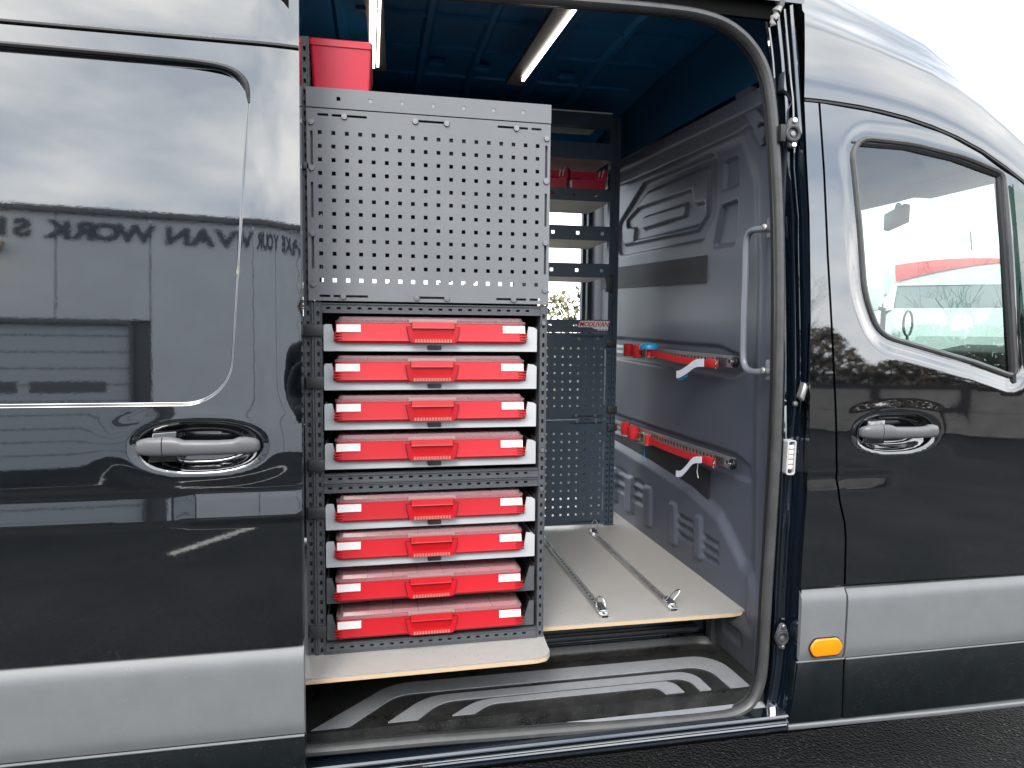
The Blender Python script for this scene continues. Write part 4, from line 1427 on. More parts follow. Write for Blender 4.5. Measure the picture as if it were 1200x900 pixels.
# header panel above it with seven square knockouts
hz = []
mb = MB()
kn = [-0.082 + i * (0.370 + 0.082) / 6 for i in range(7)]
mb.plate((0, RY - 0.007, 0), X_, Z_, Y_, -0.157, 0.443, 1.9805, 2.0265, 0.0018, [(x - 0.0045, x + 0.0045, 1.998, 2.007) for x in kn])
header = mb.build('header_panel', M['pegboard'], rack, fix=False)
for x in kn[1:]:
    mb = MB()
    mb.box(x - 0.0040, x + 0.0040, RY - 0.006, RY - 0.0055, 1.9985, 2.0065)
    mb.build('knockout', M['bolt'], header)
mb = MB()
mb.box(-0.157, 0.443, RY - 0.0051, RY + 0.30, 2.0235, 2.0262)
mb.build('top_shelf', M['pegboard'], rack)
for x in (-0.069, 0.100, 0.177, 0.353):
    bolt(x, 1.962, RY - 0.0065)
for x in (-0.075, 0.103, 0.178, 0.349):
    bolt(x, 1.5335, RY - 0.0065)
for z in (1.945, 1.838, 1.683, 1.562):
    bolt(-0.1455, z, RY - 0.0065); bolt(0.4315, z - 0.003, RY - 0.0065)
# posts: perforated angle strips
def post(x0, x1, y, z0, z1, mat=M['rack'], parent=rack, pitch=0.025, hw=0.0032, hh=0.0055, depth=0.03, nm='post', side=True, ridge=True):
    xc = (x0 + x1) / 2
    hs = []
    z = z0 + 0.012
    while z < z1 - 0.012:
        hs.append((xc - hw, xc + hw, z - hh, z + hh)); z += pitch
    m = MB()
    m.plate((0, y, 0), X_, Z_, Y_, x0, x1, z0, z1, 0.002, hs)
    # folded edges
    m.box(x0 - 0.002, x0, y - 0.002, y + depth, z0, z1)
    m.box(x1, x1 + 0.002, y - 0.002, y + depth, z0, z1)
    m.box(x0 + 0.0005, x1 - 0.0005, y + 0.012, y + 0.014, z0, z1)  # backing strip added to keep daylight out of the punched holes
    return m.build(nm, mat, parent, fix=False)
post(-0.168, -0.152, RY + 0.004, ZF, 2.145)
post(-0.143, -0.129, RY + 0.001, ZF, 1.520)
mb = MB()
mb.box(-0.1505, -0.1465, RY - 0.002, RY + 0.03, ZF, 1.518); mb.box(-0.1460, -0.1450, RY + 0.008, RY + 0.03, ZF, 1.518)
mb.build('post_web', M['rack'], rack)
post(0.4245, 0.4385, RY + 0.001, ZF, 1.520)
for x0 in (-0.168, 0.424):
    post(x0, x0 + 0.0145, RY + 0.34, ZF, 2.02, nm='rear_post')
for z in (1.474, 1.140, 1.036):
    bolt(0.4315, z, RY + 0.001, r=0.006)
# joining clips over the paired posts
for z, x0 in ((1.451, -0.170), (1.323, -0.166), (1.117, -0.163), (0.998, -0.166), (0.694, -0.166)):
    m = MB()
    m.box(x0, -0.124, RY - 0.010, RY - 0.0025, z - 0.0145, z + 0.0145)
    m.box(x0, x0 + 0.004, RY - 0.0025, RY + 0.01, z - 0.0145, z + 0.0145)
    m.build('post_clip', M['clip'], rack, bevel=0.0025)
m = MB(); m.box(-0.167, -0.152, RY - 0.006, RY + 0.003, 1.835, 1.85); m.build('post_clip', M['rack'], rack, bevel=0.0015)
# cross rails with a row of punched holes
def rail(z0, z1, y, parent=rack, x0=-0.126, x1=0.4222, mat=M['rack'], nm='cross_rail'):
    zc = (z0 + z1) / 2
    hs = []
    x = x0 + 0.014
    while x < x1 - 0.01:
        hs.append((x - 0.0048, x + 0.0048, zc - 0.0026, zc + 0.0026)); x += 0.025
    m = MB()
    m.plate((0, y, 0), X_, Z_, Y_, x0, x1, z0 + 0.001, z1 - 0.001, 0.002, hs)
    m.box(x0, x1, y - 0.004, y + 0.022, z1 - 0.0009, z1 + 0.0015)
    m.box(x0, x1, y - 0.004, y + 0.022, z0 - 0.0015, z0 + 0.0009)
    return m.build(nm, mat, parent, fix=False)
rail(1.495, 1.516, RY + 0.001)
rail(1.071, 1.090, RY + 0.001)
rail(1.047, 1.066, RY + 0.001)
rail(0.634, 0.656, RY + 0.001)
# dark liner and shelves added to block daylight behind the drawers and panel
mb = MB()
mb.box(-0.150, 0.424, RY + 0.355, RY + 0.357, 0.633, 1.53)
for za, zb in ((1.532, 1.566), (1.604, 1.690), (1.730, 2.02)):
    mb.box(-0.150, 0.424, RY + 0.355, RY + 0.357, za, zb)
mb.box(-0.150, -0.148, RY + 0.035, RY + 0.354, 0.635, 1.525)
mb.box(0.4215, 0.4235, RY + 0.035, RY + 0.354, 0.635, 1.98)
mb.build('light_block_liner', M['clip'], rack)
for z in (1.528, 1.660, 1.775, 1.87):
    m = MB(); m.box(-0.145, 0.42, RY + 0.03, RY + 0.34, z, z + 0.003)
    m.box(-0.145, 0.42, RY + 0.03, RY + 0.032, z + 0.003, z + 0.03)
    m.box(-0.145, 0.42, RY + 0.337, RY + 0.34, z + 0.003, z + 0.05)
    m.build('inner_shelf', M['rack'], rack)
# slide runners on the inner walls
for k in range(8):
    for s in (0, 1):
        m = MB(); z = (1.40, 1.303, 1.204, 1.106, 0.951, 0.855, 0.760, 0.667)[k] + 0.052
        for q in range(5):
            y = RY + 0.02 + q * 0.012
            x = -0.1225 if s == 0 else 0.4165
            m.box(x, x + 0.003, y, y + 0.006, z, z + 0.014)
        m.build('runner_rib', M['clip'], rack)

# drawer trays
TRAY_Z = (1.400, 1.303, 1.2035, 1.1040, 0.9500, 0.8540, 0.7600, 0.6650)
names = ['topmost', 'second from the top', 'third from the top', 'fourth from the top', 'fifth from the top', 'sixth from the top', 'second from the bottom', 'lowest']
def tray(z, dark, jx):
    m = MB()
    x0, x1 = -0.1235, 0.4150
    mat = M['rack'] if dark else M['tray']
    h = 0.066
    y0 = RY + 0.004
    if not dark:
        poly = [(x0, z), (x1, z), (x1, z + h - 0.006), (x1 - 0.006, z + h), (x1 - 0.017, z + h), (x1 - 0.030, z + 0.021), (x0 + 0.030, z + 0.021), (x0 + 0.021, z + h), (x0 + 0.006, z + h), (x0, z + h - 0.006)]
        # split into convex pieces: base lip and two cheeks
        m.prism([(x0, z), (x1, z), (x1, z + 0.0205), (x0, z + 0.0205)], y0, y0 + 0.004)
        m.prism([(x0, z + 0.0206), (x0 + 0.030, z + 0.0206), (x0 + 0.019, z + h), (x0 + 0.004, z + h), (x0, z + h - 0.004)], y0, y0 + 0.004)
        m.prism([(x1 - 0.030, z + 0.0206), (x1, z + 0.0206), (x1, z + h - 0.008), (x1 - 0.008, z + h - 0.003), (x1 - 0.023, z + h - 0.001)], y0, y0 + 0.004)
    else:
        for a, s in ((x0, 1), (x1, -1)):
            pa = [(a, z), (a + s * 0.088, z), (a + s * 0.088, z + 0.014), (a + s * 0.030, z + 0.018), (a, z + 0.018)]
            pb = [(a, z + 0.0181), (a + s * 0.027, z + 0.0181), (a + s * 0.013, z + h), (a, z + h)]
            for pp in (pa, pb):
                m.prism(pp if s > 0 else list(reversed(pp)), y0, y0 + 0.004)
        m.prism([(x0 + 0.088, z), (x1 - 0.088, z), (x1 - 0.088, z + 0.005), (x0 + 0.088, z + 0.005)], y0 + 0.02, y0 + 0.024)
    m.box(x0, x0 + 0.003, y0 + 0.004, RY + 0.33, z, z + h - 0.01)
    m.box(x1 - 0.003, x1, y0 + 0.004, RY + 0.33, z, z + h - 0.01)
    m.box(x0 + 0.003, x1 - 0.003, y0 + 0.004, RY + 0.33, z, z + 0.003)
    o = m.build('drawer_tray', mat, rack)
    if not dark:
        m = MB(); cx = 0.148
        m.prism(round_poly([(cx - 0.017, z + 0.004), (cx + 0.017, z + 0.004), (cx + 0.018, z + 0.015), (cx - 0.018, z + 0.015)], 0.002, 3), y0 - 0.004, y0)
        m.build('tray_catch', M['clip'], o, bevel=0.0008)
    return o
for k, z in enumerate(TRAY_Z):
    tray(z, k >= 6, 0)

# ------------------------------------------------------------------ organiser cases
CW, CH, CD = 0.488, 0.0690, 0.30
def make_case():
    root = thing('organizer_case', '', 'case', 'red organiser cases lying in the rack drawers')
    m = MB()
    w = CW / 2
    def ring(y, ins, z0, z1, tap):
        return round_poly_ring(y, ins, z0, z1, tap)
    # body: slightly wider at the bottom, front face set in a little towards the top
    n = 5
    secs = []
    for z, hw, yf in ((0.0, w - 0.006, 0.004), (0.006, w, 0.0), (0.012, w - 0.002, 0.001), (0.048, w - 0.005, 0.004), (0.0525, w - 0.0055, 0.0045)):
        secs.append([(x, y, z) for x, y in round_poly([(-hw, yf), (hw, yf), (hw, CD), (-hw, CD)], 0.014, 4)])
    m.loft(secs)
    body = m.build('case_body', M['red'], root, smooth=True, angle=32)
    # corner ribs
    for s in (-1, 1):
        for z in (0.010, 0.0175, 0.025):
            q = MB(); q.box(s * (w - 0.011) - 0.010, s * (w - 0.011) + 0.010, -0.0022, 0.004, z, z + 0.0032)
            q.build('corner_rib', M['red2'], root, bevel=0.0008)
    # clear lid
    secs = []
    for z, hw, yf in ((0.0528, w - 0.004, 0.003), (0.0585, w - 0.004, 0.003), (0.0600, w - 0.010, 0.010), (0.0690, w - 0.013, 0.015)):
        secs.append([(x, y, z) for x, y in round_poly([(-hw, yf), (hw, yf), (hw, CD), (-hw, CD)], 0.012, 4)])
    q = MB(); q.loft(secs)
    lid = q.build('clear_lid', M['lid'], root, smooth=True, angle=32)
    # compartment inserts seen through the lid
    for k in range(7):
        x0 = -w + 0.018 + k * (CW - 0.036) / 7
        q = MB(); q.box(x0 + 0.002, x0 + (CW - 0.036) / 7 - 0.002, 0.020, CD - 0.01, 0.0535, 0.0560)
        q.build('insert_box', M['redbin'], root)
    # latch block grey-pink ribs at the lid front
    for k in range(15):
        x = -0.055 + k * 0.110 / 14
        q = MB(); q.box(x - 0.0022, x + 0.0022, 0.0002, 0.0028, 0.0532, 0.0595 - 0.001 * (k % 2)); q.build('hinge_rib', M['hinge'], root)
    q = MB(); q.box(-0.060, 0.060, 0.0024, 0.0040, 0.0530, 0.0640); q.build('hinge_plate', M['hinge'], root)
    # handle: trapezoid frame proud of the body, hollow dark-red recess, latch flap above
    fr_o = round_poly([(-0.058, 0.001), (0.058, 0.001), (0.0655, 0.043), (-0.0655, 0.043)], [0.010, 0.010, 0.001, 0.001], 5)
    fr_i = round_poly([(-0.046, 0.0145), (0.046, 0.0145), (0.0550, 0.043), (-0.0550, 0.043)], [0.014, 0.014, 0.001, 0.001], 5)
    q = MB(); n = len(fr_o)
    q.add([(x, -0.0075, z) for x, z in fr_o] + [(x, -0.0075, z) for x, z in fr_i] + [(x, 0.003, z) for x, z in fr_o] + [(x, 0.003, z) for x, z in fr_i],
          [(i, (i + 1) % n, n + (i + 1) % n, n + i) for i in range(n) if True] + [(i, 2 * n + i, 2 * n + (i + 1) % n, (i + 1) % n) for i in range(n)] +
          [(n + i, n + (i + 1) % n, 3 * n + (i + 1) % n, 3 * n + i) for i in range(n)])
    handle = q.build('carry_handle', M['red'], root)
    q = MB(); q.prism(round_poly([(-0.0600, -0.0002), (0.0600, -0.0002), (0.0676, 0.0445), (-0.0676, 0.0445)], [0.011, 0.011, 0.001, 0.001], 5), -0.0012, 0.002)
    q.build('handle_gap_shade', M['gapshade'], root)  # dark red plate stands in for shade in the gap round the handle
    for k in range(13):
        x = -0.044 + k * 0.088 / 12
        g = MB(); g.box(x - 0.0022, x + 0.0022, -0.0084, -0.0074, 0.0018, 0.0105); g.build('grip_rib', M['gripbeige'], handle)
    q = MB()
    q.loft([[(-0.054, -0.001, 0.0435), (0.054, -0.001, 0.0435), (0.054, -0.001, 0.056), (-0.054, -0.001, 0.056)],
            [(-0.052, -0.0085, 0.0425), (0.052, -0.0085, 0.0425), (0.053, -0.0060, 0.056), (-0.053, -0.0060, 0.056)]])
    q.loft([[(-0.053, -0.0095, 0.0395), (0.053, -0.0095, 0.0395), (0.053, -0.0085, 0.0425), (-0.053, -0.0085, 0.0425)],
            [(-0.053, 0.001, 0.0395), (0.053, 0.001, 0.0395), (0.053, 0.001, 0.0430), (-0.053, 0.001, 0.0430)]])
    q.build('latch_flap', M['red2'], root)
    q = MB(); q.box(-0.0535, 0.0535, -0.0028, -0.0014, 0.012, 0.0425); q.build('handle_recess', M['red2'], root)
    for x0, x1 in ((-w + 0.008, -w + 0.066), (w - 0.066, w - 0.008)):
        q = MB(); q.add([(x0, -0.0006 + 0.0022, 0.029), (x1, 0.0014, 0.029), (x1 - 0.0, 0.0026, 0.0475), (x0 + 0.0, 0.0026, 0.0475)], [(0, 1, 2, 3)])
        bx_ = MB()
        bx_.loft([[(x0, 0.0014, 0.0285), (x1, 0.0014, 0.0285), (x1, 0.0040, 0.0480), (x0, 0.0040, 0.0480)],
                  [(x0, 0.0002, 0.0285), (x1, 0.0002, 0.0285), (x1, 0.0026, 0.0480), (x0, 0.0026, 0.0480)]])
        bx_.build('white_label', M['label'], root)
    return root
case0 = make_case()
case_lab = ['red organiser case in the topmost light grey drawer, right under the perforated panel',
            'red organiser case with a clear lid in the second light grey drawer from the top',
            'red organiser case with a clear lid in the third light grey drawer from the top',
            'red organiser case with a clear lid in the drawer just above the double cross rail',
            'red organiser case with a clear lid in the drawer just below the double cross rail',
            'red organiser case with a clear lid in the lowest of the light grey drawers',
            'red organiser case with a clear lid on the upper of the two dark grey drawers',
            'red organiser case on the lowest dark grey drawer, above the floor ledge']
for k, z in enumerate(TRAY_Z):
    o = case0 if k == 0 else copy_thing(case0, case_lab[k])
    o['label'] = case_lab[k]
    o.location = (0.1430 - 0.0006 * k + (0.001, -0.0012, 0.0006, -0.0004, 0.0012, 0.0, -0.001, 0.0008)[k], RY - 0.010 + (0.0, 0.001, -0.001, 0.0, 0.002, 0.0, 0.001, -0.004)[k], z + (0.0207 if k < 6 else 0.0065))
    if k < 6:
        o.scale = (1, 1, 0.94)

# ------------------------------------------------------------------ red bin on top
rb = thing('storage_bin', 'tall red plastic bin standing on top of the near rack', 'bin', loc=(-0.0765, 0.155, 2.0265))
m = MB()
secs = []
for z, hw, d0 in ((0.0, 0.066, 0.006), (0.106, 0.0725, 0.0), (0.1065, 0.0755, -0.003), (0.121, 0.0755, -0.003), (0.1235, 0.0740, -0.001)):
    secs.append([(x, y, z) for x, y in round_poly([(-hw, d0), (hw, d0), (hw, 0.25 - d0), (-hw, 0.25 - d0)], 0.008, 4)])
for z, hw, d0 in ((0.1235, 0.0700, 0.003), (0.01, 0.064, 0.010)):
    secs.append([(x, y, z) for x, y in round_poly([(-hw, d0), (hw, d0), (hw, 0.25 - d0), (-hw, 0.25 - d0)], 0.008, 4)])
m.loft(secs)
m.build('bin_body', M['redbin'], rb, smooth=True, angle=30)
m = MB(); m.box(-0.0790, -0.0740, 0.02, 0.10, 0.03, 0.105); m.build('bin_side_tab', M['label'], rb, bevel=0.002)

# ================================================================== THE FAR RACK
far = thing('shelf_rack', 'far dark grey rack with open shelves above two perforated panels by the opposite door', 'rack')
FY, FX0, FX1 = 1.13, -0.30, 0.998
def fpost(x0, x1, y, z0, z1):
    return post(x0, x1, y, z0, z1, mat=M['rack2'], parent=far, hw=0.0034, hh=0.005)
fpost(0.956, 0.972, FY + 0.001, ZF, 2.33)
fpost(0.979, 0.994, FY + 0.001, ZF, 2.33)
fpost(0.962, 0.976, FY + 0.302, ZF, 2.30)
fpost(-0.30, -0.285, FY + 0.001, ZF, 2.30)
fpost(0.935, 0.949, FY + 0.302, ZF, 2.30)
def shelf(z0, z1, holes=(), full=True):
    hs = [(x - 0.0065, x + 0.0065, (z0 + z1) / 2 - 0.0065, (z0 + z1) / 2 + 0.0065) for x in holes]
    m = MB()
    m.plate((0, FY - 0.004, 0), X_, Z_, Y_, FX0, 0.957, z0, z1, 0.002, hs)
    m.box(FX0, 0.957, FY + 0.298, FY + 0.30, z0 + 0.005, z0 + 0.030)
    o = m.build('shelf', M['rack2'], far)
    m = MB()
    m.box(FX0, 0.957, FY - 0.0018, FY + 0.2978, z0 + 0.002, z0 + 0.005)
    m.build('daylit_shelf_board', M['shelflit'], o)
    return o
hx = [-0.25 + 0.089 * k for k in range(13)] + [0.92]
shelf(2.155, 2.222)
shelf(1.988, 2.037, [0.71, 0.80, 0.89])
shelf(1.830, 1.888, [0.712 + 0.105 * k for k in range(-8, 3)])
shelf(1.679, 1.736, [0.708 + 0.107 * k for k in range(-8, 3)])
sh = shelf(1.452, 1.505, [0.706, 0.811])
m = MB(); m.box(FX0, 0.957, FY - 0.004, FY + 0.03, 2.285, 2.34); m.build('top_rail', M['rack2'], far)
m = MB(); m.box(FX0, 0.957, FY - 0.002, FY + 0.30, 2.341, 2.346); m.build('daylit_shelf_board', M['shelflit'], far)
# sticker
m = MB()
sx0, sz0, sx1, sz1 = 0.822, 1.4740, 0.962, 1.5005
m.prism(round_poly([(sx0, sz0), (sx1 - 0.008, sz0), (sx1, sz1), (sx0 + 0.012, sz1)], 0.002, 3), FY - 0.0058, FY - 0.0045)
m.prism([(0.895, 1.4665), (0.955, 1.4665), (0.955, 1.4738), (0.885, 1.4738)], FY - 0.0058, FY - 0.0045)
m.prism([(0.910, 1.4600), (0.953, 1.4600), (0.953, 1.4663), (0.910, 1.4663)], FY - 0.0058, FY - 0.0045)
sticker = m.build('sticker', M['stickerwhite'], far)
def text_mesh(name, s, size, mat, parent, mtx, extrude=0.001, bold=0.0, shear=0.0, sx=1.0, align='LEFT'):
    c = bpy.data.curves.new(name, 'FONT')
    c.body = s; c.size = size; c.extrude = extrude; c.offset = bold; c.shear = shear; c.align_x = align
    t = bpy.data.objects.new(name, c)
    COL.objects.link(t)
    dg = bpy.context.evaluated_depsgraph_get()
    dg.update()
    me = bpy.data.meshes.new_from_object(t.evaluated_get(dg))
    bpy.data.objects.remove(t)
    me.name = name
    for v in me.vertices:
        v.co.x *= sx
    me.transform(mtx)
    me.materials.clear(); me.materials.append(mat)
    o = bpy.data.objects.new(name, me)
    COL.objects.link(o)
    if parent: o.parent = parent
    return o
def front_mtx(x, y, z):      # text standing in the xz plane, read from -y
    return Matrix.Translation((x, y, z)) @ Matrix.Rotation(math.pi / 2, 4, 'X')
text_mesh('sticker_word', 'MODUVAN', 0.0265, M['stickerred'], far, front_mtx(0.8290, FY - 0.0062, 1.4775), 0.0003, 0.0006, 0.28, 0.93)
for k in range(3):
    m = MB(); x = 0.916 + k * 0.0125; m.box(x, x + 0.008, FY - 0.0063, FY - 0.0059, 1.4612, 1.4656); m.build('sticker_mark', M['stickergrey'], far)
# the two perforated panels below
def pegs(z0, z1, rows, zc0, dz):
    hs = []
    for j in range(rows):
        for i in range(24):
            x = 0.9285 - 0.0335 * i
            if x < FX0 + 0.03: continue
            z = zc0 - dz * j
            hs.append((x - 0.0042, x + 0.0042, z - 0.0042, z + 0.0042))
    for x0, x1 in ((0.800, 0.905), (0.91, 0.935)):
        for z in (z1 - 0.014, z0 + 0.012):
            hs.append((x0, x1, z - 0.003, z + 0.003))
    for k in range(3):
        za = z0 + 0.06 + k * (z1 - z0 - 0.12) / 3
        hs.append((0.942, 0.948, za, za + 0.075))
    m = MB(); m.plate((0, FY - 0.004, 0), X_, Z_, Y_, FX0, 0.955, z0, z1, 0.002, hs)
    for zz in (z0 + 0.002, z1 - 0.025):
        m.box(FX0, 0.955, FY + 0.004, FY + 0.006, zz, zz + 0.022)  # strips added so the slots show no daylight
    return m.build('perforated_panel', M['rack2'], far, fix=False)
pegs(1.090, 1.4500, 8, 1.386, 0.0342)
pegs(0.640, 1.0870, 11, 1.030, 0.0345)
for px, py in ((678, 397), (700, 397), (675, 487), (697, 487), (676, 494), (698, 494)):
    p = survey(px, py, 'y', FY - 0.005)
    bolt(0, 0, parent=far, pos=p, r=0.0075)
for px, py in ((716, 402), (717, 480), (717, 501)):
    p = survey(px, py, 'y', FY - 0.002)
    m = MB(); m.obox(p, (0.022, 0, 0), (0, 0.006, 0), (0, 0, 0.015)); m.build('post_clip', M['clip'], far, bevel=0.003)
m = MB(); p = survey(714, 333, 'y', FY); m.obox(p, (0.016, 0, 0), (0, 0.012, 0), (0, 0, 0.032)); m.build('post_clip', M['clip'], far, bevel=0.004)
# two small red bins on the shelf
def small_bin(label, x0, x1, z):
    r = thing('picking_bin', label, 'bin', 'small red bins on the far shelf', loc=((x0 + x1) / 2, FY - 0.002, z))
    w = (x1 - x0) / 2
    m = MB()
    # open-fronted bin: sloped sides, low front lip
    m.loft([[(-w * .92, 0.0, 0.004), (w * .92, 0.0, 0.004), (w * .92, 0.22, 0.004), (-w * .92, 0.22, 0.004)],
            [(-w * .92, 0.0, 0.0), (w * .92, 0.0, 0.0), (w * .92, 0.22, 0.0), (-w * .92, 0.22, 0.0)]])
    m.prism([(-w * .90, 0.004), (w * .90, 0.004), (w * .93, 0.038), (-w * .93, 0.038)], -0.001, 0.002)
    m.loft([[(-w * .96, -0.012, 0.038), (w * .96, -0.012, 0.038), (w * .97, -0.010, 0.066), (-w * .97, -0.010, 0.066)],
            [(-w * .96, -0.009, 0.038), (w * .96, -0.009, 0.038), (w * .97, -0.007, 0.066), (-w * .97, -0.007, 0.066)]])
    for s in (-1, 1):
        m.loft([[(s * w * .92, 0.0, 0.0), (s * w * .92, 0.22, 0.0), (s * w, 0.22, 0.052), (s * w, 0.06, 0.085), (s * w, 0.03, 0.092), (s * w * .97, -0.010, 0.066)],
                [(s * w * .88, 0.0, 0.0), (s * w * .88, 0.22, 0.0), (s * w * .96, 0.22, 0.052), (s * w * .96, 0.06, 0.085), (s * w * .96, 0.03, 0.092), (s * w * .93, -0.010, 0.066)]])
    m.box(-w * .95, w * .95, 0.217, 0.22, 0.0, 0.050)
    m.build('bin_body', M['redbin'], r)
    for dx in (w * 0.55, w * 0.72):
        q = MB(); q.tube([(dx - 0.004, -0.0135, 0.044), (dx + 0.002, -0.0135, 0.070)], 0.0022, 6); q.build('label_clip', M['palepart'], r)
    q = MB(); q.box(-w * 0.98, -w * 0.86, -0.004, -0.0015, 0.002, 0.030); q.build('label_clip', M['palepart'], r)
    return r
small_bin('small red open-fronted bin at the right end of the far shelf by the post', 0.778, 0.938, 2.0375)
small_bin('small red open-fronted bin mostly hidden behind the near rack panel', 0.612, 0.772, 2.0375)

# ================================================================== LASHING RAILS
def holes_rail(m, a, b, w, t, nrm, nholes, hole=0.6):
    # perforated rail from a to b: two flanges with bridging rungs (lashing track)
    a, b, nrm = Vector(a), Vector(b), Vector(nrm).normalized()
    d = (b - a); Ln = d.length; d.normalize()
    s = nrm.cross(d)
    m.plate(a - s * w / 2, d, s, nrm, 0, Ln, 0, w, t, [((i + 0.22) * Ln / nholes, (i + 0.78) * Ln / nholes, w * 0.30, w * 0.70) for i in range(nholes)])
def lash_rail(label, pa, pb, nrm, w, nh, group, mat=M['alu']):
    r = thing('lashing_rail', label, 'rail', group)
    nrm = Vector(nrm).normalized()
    m = MB(); holes_rail(m, Vector(pa) + nrm * 0.006, Vector(pb) + nrm * 0.006, w, 0.003, nrm, nh)
    m.build('rail_strip', mat, r)
    d = (Vector(pb) - Vector(pa)).normalized(); s = nrm.cross(d)
    for k in (-1, 1):
        q = MB(); c = (Vector(pa) + Vector(pb)) / 2 + s * k * (w / 2 + 0.0015) + nrm * 0.0042
        q.obox(c, d * (Vector(pb) - Vector(pa)).length / 2, s * 0.0013, nrm * 0.0042)
        q.build('rail_flange', mat, r)
    q = MB(); c = (Vector(pa) + Vector(pb)) / 2 + nrm * 0.0012
    q.obox(c, d * (Vector(pb) - Vector(pa)).length / 2, s * (w / 2), nrm * 0.0010)
    q.build('rail_channel', M['rubber'], r)
    return r, d, s
def ring_fit(r, pos, d, s, n, tall=0.035, tilt=0.5, up=None):
    m = MB()
    m.obox(Vector(pos) + n * 0.012, d * 0.022, s * 0.013, n * 0.006)
    m.build('fitting_base', M['chrome'], r, bevel=0.003)
    for k in (-1, 1):
        q = MB(); q.cyl(Vector(pos) + d * 0.011 * k + n * 0.016, n, 0.008, 0.010, 10); q.build('fitting_stud', M['clip'], r, bevel=0.002)
    pts = []
    ax = (n * math.cos(tilt) + d * math.sin(tilt)) if up is None else Vector(up)
    for i in range(15):
        a = math.pi * (i / 14)
        pts.append(Vector(pos) + n * 0.018 + s * 0.013 * math.cos(a) + ax * (tall * math.sin(a) ** 0.6))
    q = MB(); q.tube(pts, 0.0022, 6); q.build('lashing_ring', M['chrome'], r, smooth=True)
up = Vector((0, 0, 1))
pa, pb = survey(314 / 4.286 + 620, 365 / 4.286 + 540, 'z', ZF), survey(790, 716, 'z', ZF)
r, d, s = lash_rail('perforated floor rail with rings, running to the rear rack in the middle of the board', pa, pb, up, 0.020, 40, 'lashing rails on the floor board')
ring_fit(r, pa + d * 0.03, d, s, up, 0.05, 0.15)
ring_fit(r, pb - d * 0.035, d, s, up, 0.045, 0.15, up=(0.75, 0.2, 0.63))
pa2, pb2 = survey(614, 604, 'z', ZF), survey(709, 724, 'z', ZF)
r, d, s = lash_rail('perforated floor rail that disappears behind the right post of the near rack', pa2, pb2, up, 0.020, 42, 'lashing rails on the floor board')
ring_fit(r, pb2 - d * 0.035, d, s, up, 0.030, -0.6)
